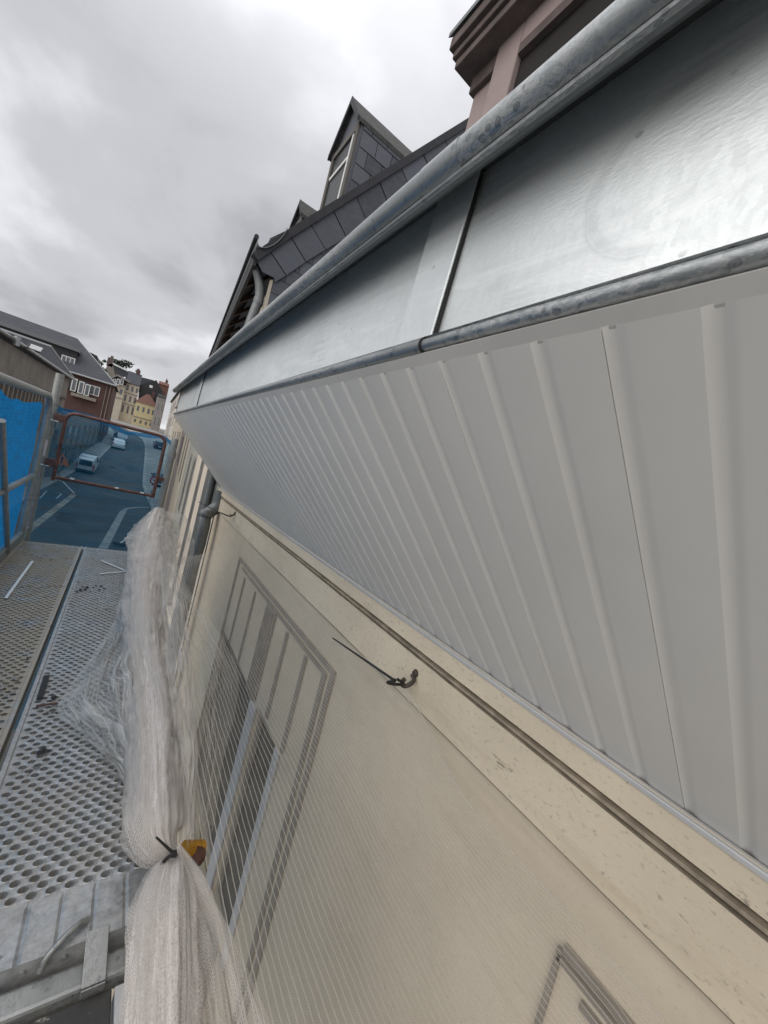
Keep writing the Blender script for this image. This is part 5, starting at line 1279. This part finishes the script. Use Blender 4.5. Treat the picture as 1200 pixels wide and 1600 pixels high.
tie('long black cable tie sticking out from the hook in the middle of the wall', [h, h.lerp(onX(520, 997, .66), .5), onX(520, 997, .66)], .0042, [h+Vector((0, -.01, .01)), h+Vector((.02, -.02, .0)), h+Vector((.02, .01, -.02)), h+Vector((-.01, .015, -.015)), h])
tie('black cable tie running from the downpipe to the nearest wall hook', [onX(356, 806, .78), onX(335, 797, .70), onX(310, 784, .60)], .006)
# scaffold collar with amber tape, seen through the net
cc2 = onZ(302, 1330, -.90); t = thing('clamp_collar', 'amber and rust coloured clamp showing through the net beside the cable tie', 'clamp', tuple(cc2))
b = MB(); b.tube([cc2+Vector((-.022, .0, .012)), cc2+Vector((.020, .01, -.010))], .017, 14); b.build('ring', 'yelstrap', t, smooth=True)
b = MB(); b.tube([cc2+Vector((.0, -.016, .004)), cc2+Vector((.012, -.012, -.006))], .0175, 14); b.build('band', 'rust', t, smooth=True)

# ================================================================== SCRAPS ON THE DECK
def stick(name, label, a, c, r=.004, mat='white', grp='pale strips lying on the planks', cat='strip'):
    a, c = Vector(a), Vector(c); d = (c-a).normalized(); s = Vector((d.y, -d.x, 0))*r
    b = MB(); b.prism([a-s, a+s, c+s, c-s], (0, 0, .003)); tag(b.build(name, mat, loc=tuple(a)), label, cat, grp)
Zd = -.8985
stick('white_strip', 'long white plastic strip lying on the cement-stained plank', onZ(9, 935, Zd), onZ(51, 877, Zd), .0055)
stick('white_strip', 'longer white arm of the V of strips near the far end of the grey plank', onZ(158, 876, Zd), onZ(198, 893, Zd), .0045)
stick('white_strip', 'lower arm of the V of white strips near the far end of the grey plank', onZ(156, 897, Zd-.001), onZ(196, 893.5, Zd-.001), .0045)
stick('dirty_batten', 'short dark steel offcut lying at the inner edge of the grey plank', onZ(62, 1092, Zd), onZ(73, 1056, Zd), .008, 'darkrag', None, 'offcut')
stick('dark_pencil', 'thin dark stick with red end on the grey plank beside the net flap', onZ(56, 1104, Zd), onZ(90, 1099, Zd), .0035, 'rust', None, 'stick')
rnd = random.Random(5)
def crumb(px, py, r, mat, label, grp):
    c = onZ(px, py, Zd); b = MB(); n1_, n2_ = 5, 8; vs = [(c.x, c.y, c.z+r*.8)]; fs = []
    for i in range(1, n1_):
        for j in range(n2_):
            a = 2*math.pi*j/n2_; ph = math.pi/2*i/(n1_-1); q = r*(1+rnd.uniform(-.25, .25)); vs.append((c.x+q*math.sin(ph)*math.cos(a), c.y+q*math.sin(ph)*math.sin(a)*1.3, c.z+r*.8*math.cos(ph)))
    fs = [(0, 1+j, 1+(j+1) % n2_) for j in range(n2_)]+[(1+(i-1)*n2_+j, 1+i*n2_+j, 1+i*n2_+(j+1) % n2_, 1+(i-1)*n2_+(j+1) % n2_) for i in range(1, n1_-1) for j in range(n2_)]
    tag(b_(b, vs, fs).build('crumb', mat, smooth=True, loc=tuple(c)), label, 'crumb', grp)
def b_(b, vs, fs): b.add(vs, fs); return b
CR = [('rubble', 'pale mortar crumb in the smear above the long white strip on the left plank', ((58, 868), (66, 871), (74, 869), (52, 872), (62, 874), (80, 873), (50, 866), (70, 866))),
 ('rubble', 'pale mortar crumb in the row beside the long white strip on the left plank', ((45, 914), (60, 917), (77, 915), (88, 915), (28, 912), (35, 915))),
 ('rubble', 'pale cement lump at the street-side edge of the stained plank', ((6, 1064), (14, 1070), (20, 1082), (8, 1088), (3, 1075), (26, 1060))),
 ('rubble', 'pale crumb on the grey plank close to the bunched net', ((166, 950), (178, 1050))),
 ('darkrag', 'dark grit in the cluster across the far part of the grey plank', ((126, 922), (133, 921), (146, 918), (155, 922), (163, 920), (120, 925), (150, 915), (141, 924), (136, 918), (129, 917), (158, 916))),
 ('darkrag', 'dark grit lump at the inner corner beside the steel offcut', ((64, 1085), (84, 1090))),
 ('darkrag', 'dark crumb in the little heap nearest the viewer on the grey plank', ((68, 1172), (62, 1176), (73, 1174))),
 ('darkrag', 'single dark crumb on the cement-stained left plank', ((43, 1030),))]
for mt_, lab_, ps_ in CR:
    for (px, py) in ps_: crumb(px, py, rnd.uniform(.0035, .008), mt_, lab_, lab_.replace('lump', 'lumps').replace('crumb ', 'crumbs ') if len(ps_) > 1 else None)
for o in bpy.data.objects:
    if '_loc' in o: del o['_loc']
